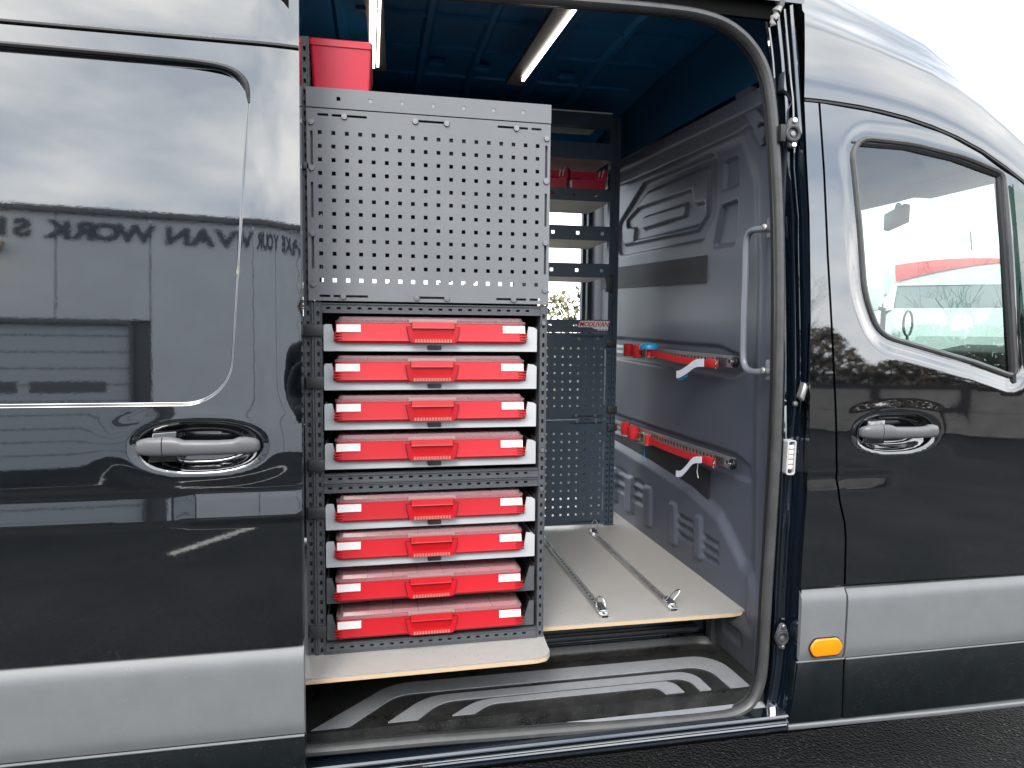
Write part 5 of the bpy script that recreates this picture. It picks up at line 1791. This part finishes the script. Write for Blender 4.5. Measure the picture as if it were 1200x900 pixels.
# wall rails on the bulkhead with ratchet straps
def wall_set(label_r, label_s, pxa, pxb, zdrop, blue, tagdrop):
    X0 = BX - 0.012
    a, b = survey(*pxa, 'x', X0), survey(*pxb, 'x', X0)
    nrm = Vector((-1, 0, 0))
    r, d, s = lash_rail(label_r, a, b, nrm, 0.030, 44, 'lashing rails on the bulkhead')
    q = MB(); q.cyl(b + nrm * 0.004 - d * 0.0, nrm, 0.017, 0.012, 18); q.build('end_cap', M['rubber'], r, bevel=0.003)
    q = MB(); q.cyl(b + nrm * 0.016, nrm, 0.006, 0.006, 12); q.build('end_bolt', M['chrome'], r, bevel=0.002)
    Ln = (b - a).length
    for k in range(4):
        q = MB(); q.obox(b - d * (0.055 + 0.016 * k) + nrm * 0.011, d * 0.0035, Vector((0, 0, 1)) * 0.011, nrm * 0.004); q.build('rail_tooth', M['clip'], r)
    # strap
    t = thing('ratchet_strap', label_s, 'strap', 'red ratchet straps on the bulkhead rails')
    dn = Vector((0, 0, -1))
    SX = X0 - 0.034
    def at(p_):
        v = survey(*p_, 'x', SX); return Vector((SX, v.y, v.z))
    rat = at((758, 412) if blue else (756, 514)); r1 = at((736, 410) if blue else (733, 502)); r2 = at((748, 411.5) if blue else (742, 507))
    p0 = rat + d * 0.03
    p1 = b - d * 0.14 + nrm * 0.022 + dn * 0.012
    m = MB()
    n = 14
    rings = []
    for i in range(n + 1):
        u = i / n
        p = p0.lerp(p1, u) + dn * 0.006 * math.sin(math.pi * u)
        rings.append([p + Vector((0, 0, 0.0115)), p + Vector((0, 0, 0.0115)) + nrm * 0.003, p - Vector((0, 0, 0.0115)) + nrm * 0.003, p - Vector((0, 0, 0.0115))])
    m.loft(rings)
    m.build('webbing', M['strap'], t)
    # rolled webbing and ratchet at the far end
    for c, rad in ((r1, 0.020), (r2, 0.023)):
        q = MB()
        q.tube([c + Vector((0, 0, -0.026)), c + Vector((0, 0, 0.026))], [rad, rad], 14)
        q.build('webbing_roll', M['strap'], t, bevel=0.004)
    c = rat
    for k in (-1, 1):
        q = MB(); q.obox(c + Vector((0, 0, 0.020 * k)), d * 0.042, nrm * 0.017, Vector((0, 0, 0.0015))); q.build('ratchet_side', M['zinc'], t, bevel=0.001)
    q = MB(); q.tube([c - d * 0.02 + Vector((0, 0, -0.024)), c - d * 0.02 + Vector((0, 0, 0.024))], 0.010, 12); q.build('ratchet_spool', M['zinc'], t)
    q = MB(); q.tube([c + d * 0.03 + Vector((0, 0, -0.020)) + nrm * 0.016, c + d * 0.045 + nrm * 0.022 + Vector((0, 0, -0.012)), c + d * 0.045 + nrm * 0.022 + Vector((0, 0, 0.012)), c + d * 0.03 + Vector((0, 0, 0.020)) + nrm * 0.016], 0.004, 8); q.build('ratchet_lever', M['zinc'], t, smooth=True)
    q = MB(); q.tube([c + d * 0.03 + Vector((0, 0, -0.019)), c + d * 0.03 + Vector((0, 0, 0.019))], 0.013, 12); q.build('webbing_roll', M['strap'], t)
    # near end: sewn loop, wire hook
    e = b - d * 0.135 + nrm * 0.026 + dn * 0.010
    q = MB(); q.obox(e + d * 0.025, d * 0.030, Vector((0, 0, 0.0145)), nrm * 0.006); q.build('sewn_loop', M['strap'], t, bevel=0.004)
    q = MB()
    q.tube([e + d * 0.055 + Vector((0, 0, 0.016 * math.cos(w_))) + d * 0.020 * abs(math.sin(w_)) + nrm * (0.004 + 0.010 * math.sin(w_)) for w_ in [math.pi * i / 10 for i in range(11)]], 0.0032, 8)
    q.build('wire_hook', M['chrome'], t, smooth=True)
    # hanging tag
    f = e - d * 0.01
    if tagdrop > 0.5:
        prof = [(0.0, 0.0), (-0.05, -0.012), (-0.09, -0.045), (-0.125, -0.070), (-0.155, -0.075)]
        wd = 0.011
    else:
        prof = [(0.0, 0.0), (-0.05, -0.006), (-0.10, -0.030), (-0.145, -0.048), (-0.165, -0.050)]
        wd = 0.013
    m = MB(); rings = []
    pts = catmull([f + d * u + Vector((0, 0, v)) + nrm * (0.012 + 0.10 * -u) for u, v in prof], 4)
    for p in pts:
        w3 = Vector((0, 0, 1)) * wd
        rings.append([p + w3, p + w3 + nrm * 0.0012, p - w3 + nrm * 0.0012, p - w3])
    m.loft(rings)
    m.build('strap_tag', M['tag'], t, smooth=True, angle=40)
    if blue:
        q = MB(); rr_ = []
        c = rat + d * 0.02 + Vector((0, 0, 0.020))
        q.tube([c + Vector((0, 0, -0.01)), c + Vector((0, 0, 0.004)), c + Vector((0, 0, 0.012)), c + Vector((0, 0, 0.015))], [0.036, 0.036, 0.028, 0.006], 18)
        q.build('blue_sleeve', M['blue'], t, smooth=True, angle=50)
        q = MB(); rings = []
        for p in pts[-9:]:
            w3 = Vector((0, 0, 1)) * wd
            p = p - Vector((0, 0, 0.008)) - nrm * 0.004
            rings.append([p + w3, p + w3 + nrm * 0.001, p - w3 + nrm * 0.001, p - w3])
        q.loft(rings); q.build('tag_backing', M['blue'], t, smooth=True, angle=40)
    else:
        for cc, ln in ((c, 0.07), (f - d * 0.05, 0.05)):
            q = MB(); q.tube([cc + dn * 0.02, cc + dn * (0.02 + ln * 0.6) - d * 0.004, cc + dn * (0.02 + ln) + d * 0.006], 0.0014, 6); q.build('loose_thread', M['blue'] if ln > 0.06 else M['palepart'], t, smooth=True)
wall_set('upper aluminium lashing rail with dark end cap on the grey bulkhead', 'red ratchet strap with blue sleeve on the upper bulkhead rail', (716, 407.5), (865, 424.5), 0, True, 0.0)
wall_set('lower aluminium lashing rail with dark end cap on the grey bulkhead', 'red ratchet strap without blue sleeve on the lower bulkhead rail', (716, 494), (862, 544), 0, False, 1.0)

# ================================================================== LED STRIPS
def led(label, x0, x1, y0, y1, zc, sx):
    t = thing('led_strip', label, 'light strip', 'led strips under the van ceiling')
    m = MB(); m.loft([[(x0 + sx * 0.0, y0, zc), (x1, y0, zc), (x1, y0, zc + 0.022), (x0, y0, zc + 0.022)], [(x0, y1, zc), (x1, y1, zc), (x1, y1, zc + 0.022), (x0, y1, zc + 0.022)]])
    return t, m
t, m = led('thick white lit light strip above the red bin', 0, 0, 0, 0, 0, 0)
m = MB(); m.obox((0.009, 0.47, 2.316), (0.024, 0, 0), (0.010, 0.30, 0), (0, 0, 0.008)); m.build('strip_profile', M['ledbody'], t)
m = MB(); m.obox((-0.001, 0.455, 2.303), (0.0085, 0, 0), (-0.003, 0.275, 0), (0, 0, 0.0045)); m.build('diffuser', M['led'], t, bevel=0.002)
m = MB(); m.obox((0.0165, 0.455, 2.306), (0.0030, 0, 0), (-0.002, 0.275, 0), (0, 0, 0.0020)); m.build('diffuser', M['led'], t)
t, m = led('thin white lit light strip over the middle of the load bay', 0, 0, 0, 0, 0, 0)
m = MB(); m.obox((0.493, 0.46, 2.316), (0.030, 0, 0), (-0.012, 0.34, 0), (0, 0, 0.008)); m.build('strip_profile', M['ledbody'], t)
m = MB(); m.obox((0.512, 0.44, 2.303), (0.0046, 0, 0), (-0.0145, 0.295, 0), (0, 0, 0.0035)); m.build('diffuser', M['led'], t, bevel=0.001)
# ================================================================== SETTING
mb = MB()
N = 24
mb.add([(-150 + 300 * i / N, -150 + 300 * j / N, 0) for j in range(N + 1) for i in range(N + 1)],
       [(j * (N + 1) + i, j * (N + 1) + i + 1, (j + 1) * (N + 1) + i + 1, (j + 1) * (N + 1) + i) for j in range(N) for i in range(N)])
g = mb.build('ground', M['asphalt'])
struct(g)
for k, (a, b, w) in enumerate((((-1.3, -3.2), (0.9, -6.2), 0.07), ((-3.4, -4.2), (-1.2, -7.2), 0.07), ((2.6, -5.6), (4.4, -5.0), 0.06))):
    a, b = Vector((*a, 0)), Vector((*b, 0)); d = (b - a).normalized(); s = Vector((-d.y, d.x, 0)) * w / 2
    m = MB(); m.add([a - s + up * 0.004, b - s + up * 0.004, b + s + up * 0.004, a + s + up * 0.004], [(0, 1, 2, 3)])
    struct(m.build('road_marking', M['line']))

# ------------------------------------------------------------------ workshop building (seen mirrored in the sliding door)
# local x runs along the facade, local -y faces the van
bd = thing('workshop_building', 'low grey clad workshop with dark roof edge, roller door and lettering facing the van', 'building')
BH = 3.28
A = Vector((-3.26, -6.63, 0)); wd = Vector((0.99, -0.139, 0)).normalized()   # facade line, near end to far end
nrm = Vector((wd.y * -1, wd.x, 0))
if nrm.dot(Vector((0, 0, 0)) - A) < 0: nrm = -nrm
def bw(u, o, z):
    return A + wd * u + nrm * o + Vector((0, 0, z))
def bbox_(m, u0, u1, o0, o1, z0, z1):
    c = bw((u0 + u1) / 2, (o0 + o1) / 2, (z0 + z1) / 2)
    m.obox(c, wd * (u1 - u0) / 2, nrm * (o1 - o0) / 2, Vector((0, 0, (z1 - z0) / 2)))
U0, U1 = -9.0, 5.8
DOOR = (-4.2, 0.758, 2.00)
u = U0
while u < U1:
    m = MB()
    z0 = 0.0
    if u + 0.99 > DOOR[0] and u < DOOR[1]:
        z0 = DOOR[2]
    bbox_(m, u, u + 0.985, -0.06, 0.0, z0, BH)
    m.build('wall_panel', M['wall'], bd)
    u += 1.0
m = MB(); bbox_(m, U0, U1, -10, -0.07, 0, BH - 0.05); m.build('building_core', M['walldark'], bd)
m = MB(); bbox_(m, U0, U1, -0.10, 0.06, BH, BH + 0.07); m.build('roof_edge', M['walldark'], bd)
z = 0.0
while z < DOOR[2] - 0.01:
    m = MB(); bbox_(m, DOOR[0] - 0.2, DOOR[1], -0.068, -0.05 - 0.0, z + 0.004, z + 0.096 * 2); m.build('shutter_slat', M['shutter'], bd); z += 0.2
m = MB(); bbox_(m, DOOR[0] - 0.25, DOOR[1] + 0.02, -0.05, 0.015, DOOR[2] - 0.06, DOOR[2] + 0.0); m.build('door_lintel', M['walldark'], bd)
m = MB(); bbox_(m, DOOR[1] + 0.0, DOOR[1] + 0.04, -0.05, 0.015, 0.0, DOOR[2] - 0.061); m.build('door_jamb', M['walldark'], bd)
for a_, b_ in ((-2.2, -0.42), (-0.30, 0.50)):
    m = MB(); bbox_(m, a_, b_, -0.0665, -0.049, 1.10, 1.24); m.build('shutter_window', M['walldark'], bd)
# lettering: reads left to right for someone facing the wall
rd = -wd if (-wd).cross(up).dot(nrm) < 0 else wd
# reading direction r with normal n toward the reader: r x up = -n ... choose so that r x up points away from the reader
rd = wd if wd.cross(up).dot(nrm) > 0 else -wd
TXT = 'MAKE YOUR VAN WORK SMARTER'
TS, TZ = 0.28, 2.98
def letter_mtx(pos):
    return Matrix(((rd.x, 0, nrm.x, pos.x), (rd.y, 0, nrm.y, pos.y), (0, 1, 0, pos.z), (0, 0, 0, 1)))
adv = {'M': 0.86, 'W': 0.98, 'I': 0.3, ' ': 0.42, 'E': 0.62, 'R': 0.66, 'S': 0.62}
tot = sum(adv.get(c, 0.70) for c in TXT)
SX = 1.33
start = 4.38
pos_u = start
for c in TXT:
    w_ = adv.get(c, 0.70) * TS * SX
    if c != ' ':
        p = A + wd * pos_u + nrm * 0.012 + Vector((0, 0, TZ))
        text_mesh('sign_letter', c, TS, M['letter'], bd, letter_mtx(p), 0.01, 0.012, 0, SX)
    pos_u += w_ * (1 if rd.dot(wd) > 0 else -1)
lp = bw(-0.62, 0.1, 2.85)
wl = thing('wall_lamp', 'small lit yellow lamp on the workshop wall under the lettering', 'lamp', loc=lp)
m = MB(); m.obox((0, 0, 0), wd * 0.10, nrm * 0.10, (0, 0, 0.05)); m.build('lamp_body', M['walldark'], wl, bevel=0.01)
m = MB(); m.obox(nrm * 0.11, wd * 0.08, nrm * 0.015, (0, 0, 0.04)); m.build('lamp_lens', M['lamp'], wl)

# ------------------------------------------------------------------ low panel fence with dark posts (mirrored in the front door)
fa, fb = Vector((5.6, -11.0, 0)), Vector((12.4, -3.3, 0))
fd = (fb - fa).normalized(); fn = Vector((-fd.y, fd.x, 0))
fen = thing('panel_fence', 'low concrete panel fence with dark posts in front of bare trees', 'fence', loc=fa)
Lf = (fb - fa).length
k = 0
u = 0.0
while u < Lf:
    m = MB(); c = fd * (u + 0.62) + Vector((0, 0, 0.26)); m.obox(c, fd * 0.56, fn * 0.02, (0, 0, 0.25)); m.build('fence_panel', M['fence'], fen)
    m = MB(); c = fd * (u + 0.62) + Vector((0, 0, 0.765)); m.obox(c, fd * 0.56, fn * 0.02, (0, 0, 0.245)); m.build('fence_panel', M['fence'], fen)
    m = MB(); m.obox(fd * u + Vector((0, 0, 0.53)), fd * 0.065, fn * 0.06, (0, 0, 0.53)); m.build('fence_post', M['post'], fen)
    u += 1.24
m = MB(); m.obox(fd * Lf / 2 + Vector((0, 0, 1.04)), fd * Lf / 2, fn * 0.045, (0, 0, 0.035)); m.build('fence_cap', M['post'], fen)

# ------------------------------------------------------------------ bare trees
def branch(m, p, d, ln, r, lvl, rnd):
    q = p
    pts = [p]; rad = [r]
    seg = 3 if lvl < 3 else 2
    for i in range(seg):
        d = (d + Vector((rnd.uniform(-.22, .22), rnd.uniform(-.22, .22), rnd.uniform(-.05, .16)))).normalized()
        q = q + d * ln / seg
        pts.append(q); rad.append(max(0.0035, r * (1 - 0.45 * (i + 1) / seg)))
    m[0 if lvl < 2 else 1].tube(pts, rad, 6 if lvl < 2 else 3, caps=False)
    if lvl >= 6 or r < 0.003:
        return
    nb = 3 if lvl < 4 else 2
    for i in range(nb):
        t = rnd.uniform(0.45, 1.0) if i else 1.0
        b = pts[-1] if i == 0 else pts[0].lerp(pts[-1], t)
        nd = (d + Vector((rnd.uniform(-.9, .9), rnd.uniform(-.9, .9), rnd.uniform(-.1, .7)))).normalized()
        branch(m, b, nd, ln * rnd.uniform(.62, .82), rad[-1] * (0.85 if i == 0 else 0.62), lvl + 1, rnd)
tree_src = []
def bare_tree(seed, h, label):
    rnd = random.Random(seed)
    t = thing('bare_tree', label, 'tree', 'bare winter trees')
    a, b = MB(), MB()
    branch((a, b), Vector((0, 0, -0.05)), Vector((0, 0, 1)), h * 0.30, h * 0.018, 0, rnd)
    a.build('trunk', M['bark'], t, smooth=True, fix=False)
    b.build('crown', M['twig'], t, fix=False)
    return t
where = ['behind the low fence', 'beyond the white van']
spots = [((6.6, -12.2), 4.6), ((7.6, -11.4), 5.2), ((8.3, -9.8), 4.4), ((9.5, -9.0), 5.4), ((9.9, -7.6), 4.6), ((11.2, -6.6), 5.6), ((12.0, -5.0), 4.8), ((8.6, -12.4), 5.8)]
TREE_LAB = ['bare tree behind the far left end of the low panel fence', 'bare tree second from the far left end of the low panel fence', 'low bare tree close behind the middle of the panel fence',
            'tall bare tree standing back from the middle of the panel fence', 'bare tree close behind the panel fence, right of its middle', 'tall bare tree standing back from the near right part of the panel fence',
            'bare tree behind the near right end of the panel fence', 'tallest bare tree at the back, behind the far left end of the panel fence']
FAR_LAB = ['bare tree beyond the white van, nearest behind its roof', 'tall bare tree beyond the white van, right of its roof', 'bare tree beyond the white van, left of its roof', 'bare tree farthest to the right beyond the white van']
for k, ((x, y), h) in enumerate(spots):
    if k < 3:
        o = bare_tree(k + 3, 5.0, ''); tree_src.append(o)
    else:
        o = copy_thing(tree_src[k % 3], '')
    o['label'] = TREE_LAB[k]
    o.location = (x, y, 0); o.rotation_euler.z = k * 1.3; o.scale = (h / 5.5,) * 3
for k, (x, y, h) in enumerate(((17.5, 13.5, 5.5), (20.5, 13.0, 6.5), (15.0, 15.5, 5.2), (24, 12, 6.0))):
    o = copy_thing(tree_src[k % 3], FAR_LAB[k])
    o.location = (x, y, 0); o.rotation_euler.z = k * 2.1; o.scale = (h / 5,) * 3
    o['group'] = 'bare trees beyond the cab'
# shrub bank under the trees and hedge beyond the opposite door
def leaf_bank(name, label, cat, a, b, h, dpt, n, mat, seed):
    rnd = random.Random(seed)
    a, b = Vector((*a, 0)), Vector((*b, 0)); d = b - a
    sdv = Vector((-d.y, d.x, 0)).normalized()
    m = MB()
    for i in range(n):
        u = rnd.random(); hh = h * (0.80 + 0.20 * math.sin(u * 37) * math.sin(u * 11 + 1)) 
        p = a + d * u + sdv * rnd.gauss(0, dpt * 0.4) + Vector((0, 0, hh * rnd.random() ** 0.8))
        s = rnd.uniform(0.04, 0.10)
        e1 = Vector((rnd.uniform(-1, 1), rnd.uniform(-1, 1), rnd.uniform(-1, 1))).normalized() * s
        e2 = Vector((rnd.uniform(-1, 1), rnd.uniform(-1, 1), rnd.uniform(-1, 1))).normalized() * s * 0.6
        m.add([p - e1, p + e2, p + e1, p - e2], [(0, 1, 2, 3)])
    t = thing(name, label, cat)
    m.build('foliage', mat, t, fix=False)
    q = MB()
    for i in range(12):
        p = a + d * (i + 0.5) / 12
        q.tube([p, p + Vector((rnd.uniform(-.1, .1), rnd.uniform(-.1, .1), h * 0.6))], [0.03, 0.012], 6)
    q.build('stem', M['bark'], t)
leaf_bank('shrub_row', 'ragged brown shrub row just behind the low panel fence', 'shrub', (6.0, -12.2), (13.2, -3.8), 2.3, 0.6, 20000, M['shrub'], 5)
leaf_bank('hedge', 'yellowish green hedge seen through the open far side of the van', 'hedge', (-2.0, 11.5), (10.0, 14.0), 2.9, 0.7, 7000, M['leafy'], 6)

# ------------------------------------------------------------------ white van seen through the cab windows
wv = thing('white_van', 'white panel van with a red swoosh over its windscreen, seen through the cab window', 'van', loc=(10.0, 8.7, 0), rz=0.0)
fx = Vector((-0.55, -0.83, 0)).normalized()          # facing direction of the van's nose
wv.rotation_euler.z = math.atan2(fx.x, -fx.y) * 1.0   # local -y is the nose
m = MB()
W2 = 1.0
secs = []
# side profile stations: y (nose negative) -> half width, bottom, top
prof = [(-1.55, 0.80, 0.45, 1.25), (-1.45, 0.90, 0.35, 1.40), (-0.95, 0.98, 0.35, 1.55), (-0.62, 0.99, 0.35, 1.66)]
for y, hw, zb, zt in prof:
    secs.append([(-hw, y, zb), (-hw, y, zt - 0.10), (-hw + 0.10, y, zt), (hw - 0.10, y, zt), (hw, y, zt - 0.10), (hw, y, zb)])
m.loft(secs, False, False)
m.add([(-0.80, -1.55, 0.45), (0.80, -1.55, 0.45), (0.80, -1.55, 1.15), (0.70, -1.55, 1.25), (-0.70, -1.55, 1.25), (-0.80, -1.55, 1.15)], [tuple(range(6))])
secs = []
for y, hw, zt in ((0.05, 0.86, 2.05), (0.25, 0.88, 2.32), (0.55, 0.90, 2.55), (0.95, 0.92, 2.66), (4.2, 0.92, 2.68)):
    secs.append([(-0.99, y, 0.35), (-0.99, y, 1.62), (-0.95, y, min(1.9, zt - 0.1)), (-hw, y, zt - 0.12), (-hw + 0.14, y, zt), (hw - 0.14, y, zt), (hw, y, zt - 0.12), (0.95, y, min(1.9, zt - 0.1)), (0.99, y, 1.62), (0.99, y, 0.35)])
m.loft(secs, False, False)
# pillars of the screen
for s in (-1, 1):
    m.loft([[(s * 0.99, -0.62, 1.62), (s * 0.90, -0.64, 1.64), (s * 0.90, -0.60, 1.64), (s * 0.99, -0.30, 1.62)], [(s * 0.86, 0.05, 2.05), (s * 0.78, 0.03, 2.05), (s * 0.78, 0.08, 2.05), (s * 0.94, 0.30, 2.0)]])
m.add([(-0.99, 4.2, 0.35), (0.99, 4.2, 0.35), (0.92, 4.2, 2.6), (-0.92, 4.2, 2.6)], [(0, 1, 2, 3)])
m.add([(-0.86, 0.05, 2.05), (0.86, 0.05, 2.05), (0.80, 0.0, 1.98), (-0.80, 0.0, 1.98)], [(0, 1, 2, 3)])
wv.scale = (1.16, 1.16, 1.16)
wb = m.build('body', M['whitevan'], wv, smooth=True, angle=35)
m = MB(); m.add([(-0.88, -0.63, 1.66), (0.88, -0.63, 1.66), (0.78, 0.03, 2.03), (-0.78, 0.03, 2.03)], [(0, 1, 2, 3)])
m.build('windscreen', pmat('van_screen', (0.05, 0.06, 0.06), rough=0.03, coat=1.0), wv)
m = MB()
NS = 14
tp, bt = [], []
for i in range(NS + 1):
    t_ = i / NS; x = -0.80 + 1.6 * t_
    zt = 2.24 + 0.22 * math.sin(math.pi * (0.20 + 0.5 * t_)) ; zb = zt - 0.26 * (1 - t_) ** 0.8 - 0.02
    yy = lambda z: lerp_table([(2.05, 0.05), (2.32, 0.25), (2.55, 0.55), (2.66, 0.95)], z) - 0.02
    tp.append((x, yy(zt), zt)); bt.append((x, yy(zb), zb))
m.loft([[(a[0], yy(a[2] + (c[2] - a[2]) * q / 5) - 0.02, a[2] + (c[2] - a[2]) * q / 5) for a, c in zip(tp, bt)] for q in range(6)], False, False)
m.build('red_swoosh', M['vanred'], wv)
m = MB(); m.prism([(-0.62, 0.55), (0.62, 0.55), (0.70, 0.92), (-0.70, 0.92)], -1.57, -1.552); m.build('grille', M['rubber'], wv)
for s in (-1, 1):
    m = MB(); m.obox((s * 0.80, -1.46, 0.86), (0.12, 0.03 * s, 0), (0, 0.06, 0), (0, 0, 0.13)); m.build('headlight', M['palepart'], wv, bevel=0.03)
    m = MB(); m.obox((s * 1.17, -0.42, 1.80), (0.10, 0, 0), (0, 0.06, 0), (0, 0, 0.18)); m.build('wing_mirror', M['whitevan'], wv, bevel=0.04)
    m = MB(); m.tube([(s * 0.98, -0.42, 1.64), (s * 1.12, -0.42, 1.68)], 0.03, 8); m.build('mirror_arm', M['rubber'], wv)
    for y in (-0.85, 3.0):
        m = MB(); m.cyl((s * 0.99, y, 0.35), (-s, 0, 0), 0.35, 0.24, 28); m.build('wheel', M['tyre'], wv, bevel=0.02)
m = MB(); m.box(-0.95, 0.95, -1.56, -1.48, 0.30, 0.52); m.build('bumper', M['cladding'], wv, bevel=0.03)
m = MB(); m.tube([(0.35, 0.9, 2.64), (0.35, 1.05, 2.95)], 0.012, 6); m.build('aerial', M['rubber'], wv)

# ------------------------------------------------------------------ unidentified pale ring, possibly a reflection, put on an assumed stalk
p = survey(1064, 379, 'y', 0.62)
rm = thing('assumed_ring_holder', 'small unidentified pale ring on an assumed stalk standing on the dashboard behind the cab window', 'assumed_holder', loc=(p.x, 0.62, p.z))
m = MB(); m.tube([(0.036 * math.cos(a) * 0.80, 0.036 * math.cos(a) * 0.30, 0.046 * math.sin(a)) for a in [2 * math.pi * i / 24 for i in range(25)]], 0.0045, 8, caps=False); m.build('ring', M['palepart'], rm, smooth=True)
m = MB(); m.tube([(0, 0, -0.046), (0.0, 0, -0.11)], 0.005, 8); m.build('stalk', M['palepart'], rm, smooth=True)  # stalk is assumed, added only to carry the unidentified ring

# ================================================================== THE PHOTOGRAPHER (mirrored at the edge of the sliding door)
per = thing('person', 'person in a black coat and dark trousers holding a phone up in both hands', 'person', loc=(0.17, -2.0, 0))
def skin_fig(name, pts, edges, mat, parent, root, sub=2):
    me = bpy.data.meshes.new(name)
    me.from_pydata([p[:3] for p in pts], edges, [])
    o = bpy.data.objects.new(name, me)
    COL.objects.link(o)
    mod = o.modifiers.new('skin', 'SKIN')
    ly = me.skin_vertices[0].data if me.skin_vertices else None
    if ly is None:
        bm = bmesh.new(); bm.from_mesh(me); bm.verts.layers.skin.verify(); bm.to_mesh(me); bm.free()
        ly = me.skin_vertices[0].data
    for i, p in enumerate(pts):
        ly[i].radius = (p[3], p[4] if len(p) > 4 else p[3])
        ly[i].use_root = (i == root)
    ss = o.modifiers.new('sub', 'SUBSURF'); ss.levels = sub; ss.render_levels = sub
    dg = bpy.context.evaluated_depsgraph_get(); dg.update()
    m2 = bpy.data.meshes.new_from_object(o.evaluated_get(dg))
    bpy.data.objects.remove(o)
    for q in m2.polygons: q.use_smooth = True
    m2.materials.clear(); m2.materials.append(mat); m2.name = name
    r = bpy.data.objects.new(name, m2); COL.objects.link(r); r.parent = parent
    return r
# body: +y is the way the person faces
P = [(0, 0, 0.98, .15, .11), (0, 0.0, 1.15, .145, .10), (0, -0.01, 1.32, .165, .11), (0, -0.015, 1.45, .15, .09), (0, 0.0, 1.53, .058), (0, 0.015, 1.60, .055),
     (-.19, -.01, 1.45, .062), (-.27, .03, 1.24, .050), (-.22, .20, 1.30, .042), (-.105, .325, 1.405, .030),
     (.19, -.01, 1.45, .062), (.27, .03, 1.24, .050), (.22, .20, 1.30, .042), (.075, .325, 1.405, .030),
     (-.10, 0, .90, .095, .10), (-.11, .015, .50, .066), (-.115, -.01, .10, .046), (-.12, .12, .045, .042),
     (.10, 0, .90, .095, .10), (.11, .015, .50, .066), (.115, -.01, .10, .046), (.12, .12, .045, .042)]
E_ = [(0, 1), (1, 2), (2, 3), (3, 4), (4, 5), (3, 6), (6, 7), (7, 8), (8, 9), (3, 10), (10, 11), (11, 12), (12, 13), (0, 14), (14, 15), (15, 16), (16, 17), (0, 18), (18, 19), (19, 20), (20, 21)]
skin_fig('body', P, E_, M['coat'], per, 0)
# head with face
m = MB(); rings = []
for k in range(15):
    a = math.pi * k / 14
    z = 1.70 - 0.118 * math.cos(a)
    ry = 0.098 * math.sin(a) ** 0.85; rx = 0.078 * math.sin(a) ** 0.8
    ring = []
    for q in range(20):
        b = 2 * math.pi * q / 20
        x, y = rx * math.sin(b), ry * math.cos(b)
        if y > 0 and z < 1.68: y *= 1 - 0.10 * (1.68 - z) / 0.1; x *= 1 - 0.18 * (1.68 - z) / 0.1
        if abs(x) < 0.02 and y > 0 and 1.655 < z < 1.72: y += 0.020 * (1 - abs(x) / 0.02) * (1.735 - z) / 0.08
        ring.append((x, 0.02 + y, z))
    rings.append(ring)
m.loft(rings)
head = m.build('head', M['skin'], per, smooth=True, angle=80)
for s in (-1, 1):
    m = MB(); m.tube([(s * .030, .100, 1.708), (s * .030, .112, 1.708)], [0.013, 0.005], 10); m.build('eye', M['hair'], head, smooth=True)
    m = MB(); m.tube([(s * .076, .01, 1.665), (s * .084, .0, 1.69), (s * .082, -.005, 1.715)], [0.010, 0.014, 0.010], 8); m.build('ear', M['skin'], head, smooth=True)
m = MB(); m.tube([(-.022, .098, 1.645), (0, .106, 1.643), (.022, .098, 1.645)], [0.003, 0.0055, 0.003], 8); m.build('mouth', M['stickerred'], head, smooth=True)
m = MB(); rings = []
for k in range(9):
    a = math.pi * 0.56 * k / 8
    z = 1.70 + 0.130 * math.cos(a); r_x = 0.090 * math.sin(a) ** 0.8; r_y = 0.110 * math.sin(a) ** 0.85
    rings.append([(r_x * math.sin(b), 0.008 + (r_y * math.cos(b) if math.cos(b) < 0.5 or z > 1.755 else r_y * 0.55 * math.cos(b)), z) for b in [2 * math.pi * q / 20 for q in range(20)]])
m.loft(rings, True, True)
m.build('hair', M['hair'], per, smooth=True, angle=80)
# hands closed round the phone
for s, wx in ((-1, -.105), (1, .075)):
    cx = wx - s * 0.018
    pal = [(wx, .325, 1.405, .026, .018), (cx, .345, 1.430, .032, .016), (cx - s * .004, .352, 1.458, .030, .014)]
    m_ = skin_fig('hand', pal, [(0, 1), (1, 2)], M['skin'], per, 0)
    for f in range(4):
        z0 = 1.434 + f * 0.017 - 0.006
        ln = (0.052, 0.060, 0.062, 0.050)[f]
        fp = [(cx - s * .006, .352, z0, .0085), (cx - s * .004, .372, z0 + .004, .0082), (cx - s * (.010 + ln * .4), .382, z0 + .006, .0076), (cx - s * (.006 + ln * .75), .378, z0 + .006, .0065)]
        skin_fig('finger', fp, [(0, 1), (1, 2), (2, 3)], M['skin'], m_, 0, 1)
    tp = [(cx - s * .002, .340, 1.432, .0105), (cx - s * .022, .338, 1.446, .0095), (cx - s * .040, .346, 1.458, .0080)]
    skin_fig('thumb', tp, [(0, 1), (1, 2)], M['skin'], m_, 0, 1)
m = MB(); m.box(-.088, .070, .352, .360, 1.418, 1.494)
ph = m.build('phone', M['rubber'], None, bevel=0.003)
ph.location = (0.17, -2.0, 0)
tag(ph, 'black phone held level in both hands of the person facing the van', 'phone')
m = MB(); m.box(-.084, .066, .3512, .3518, 1.421, 1.491); m.build('screen', M['dash'], ph)
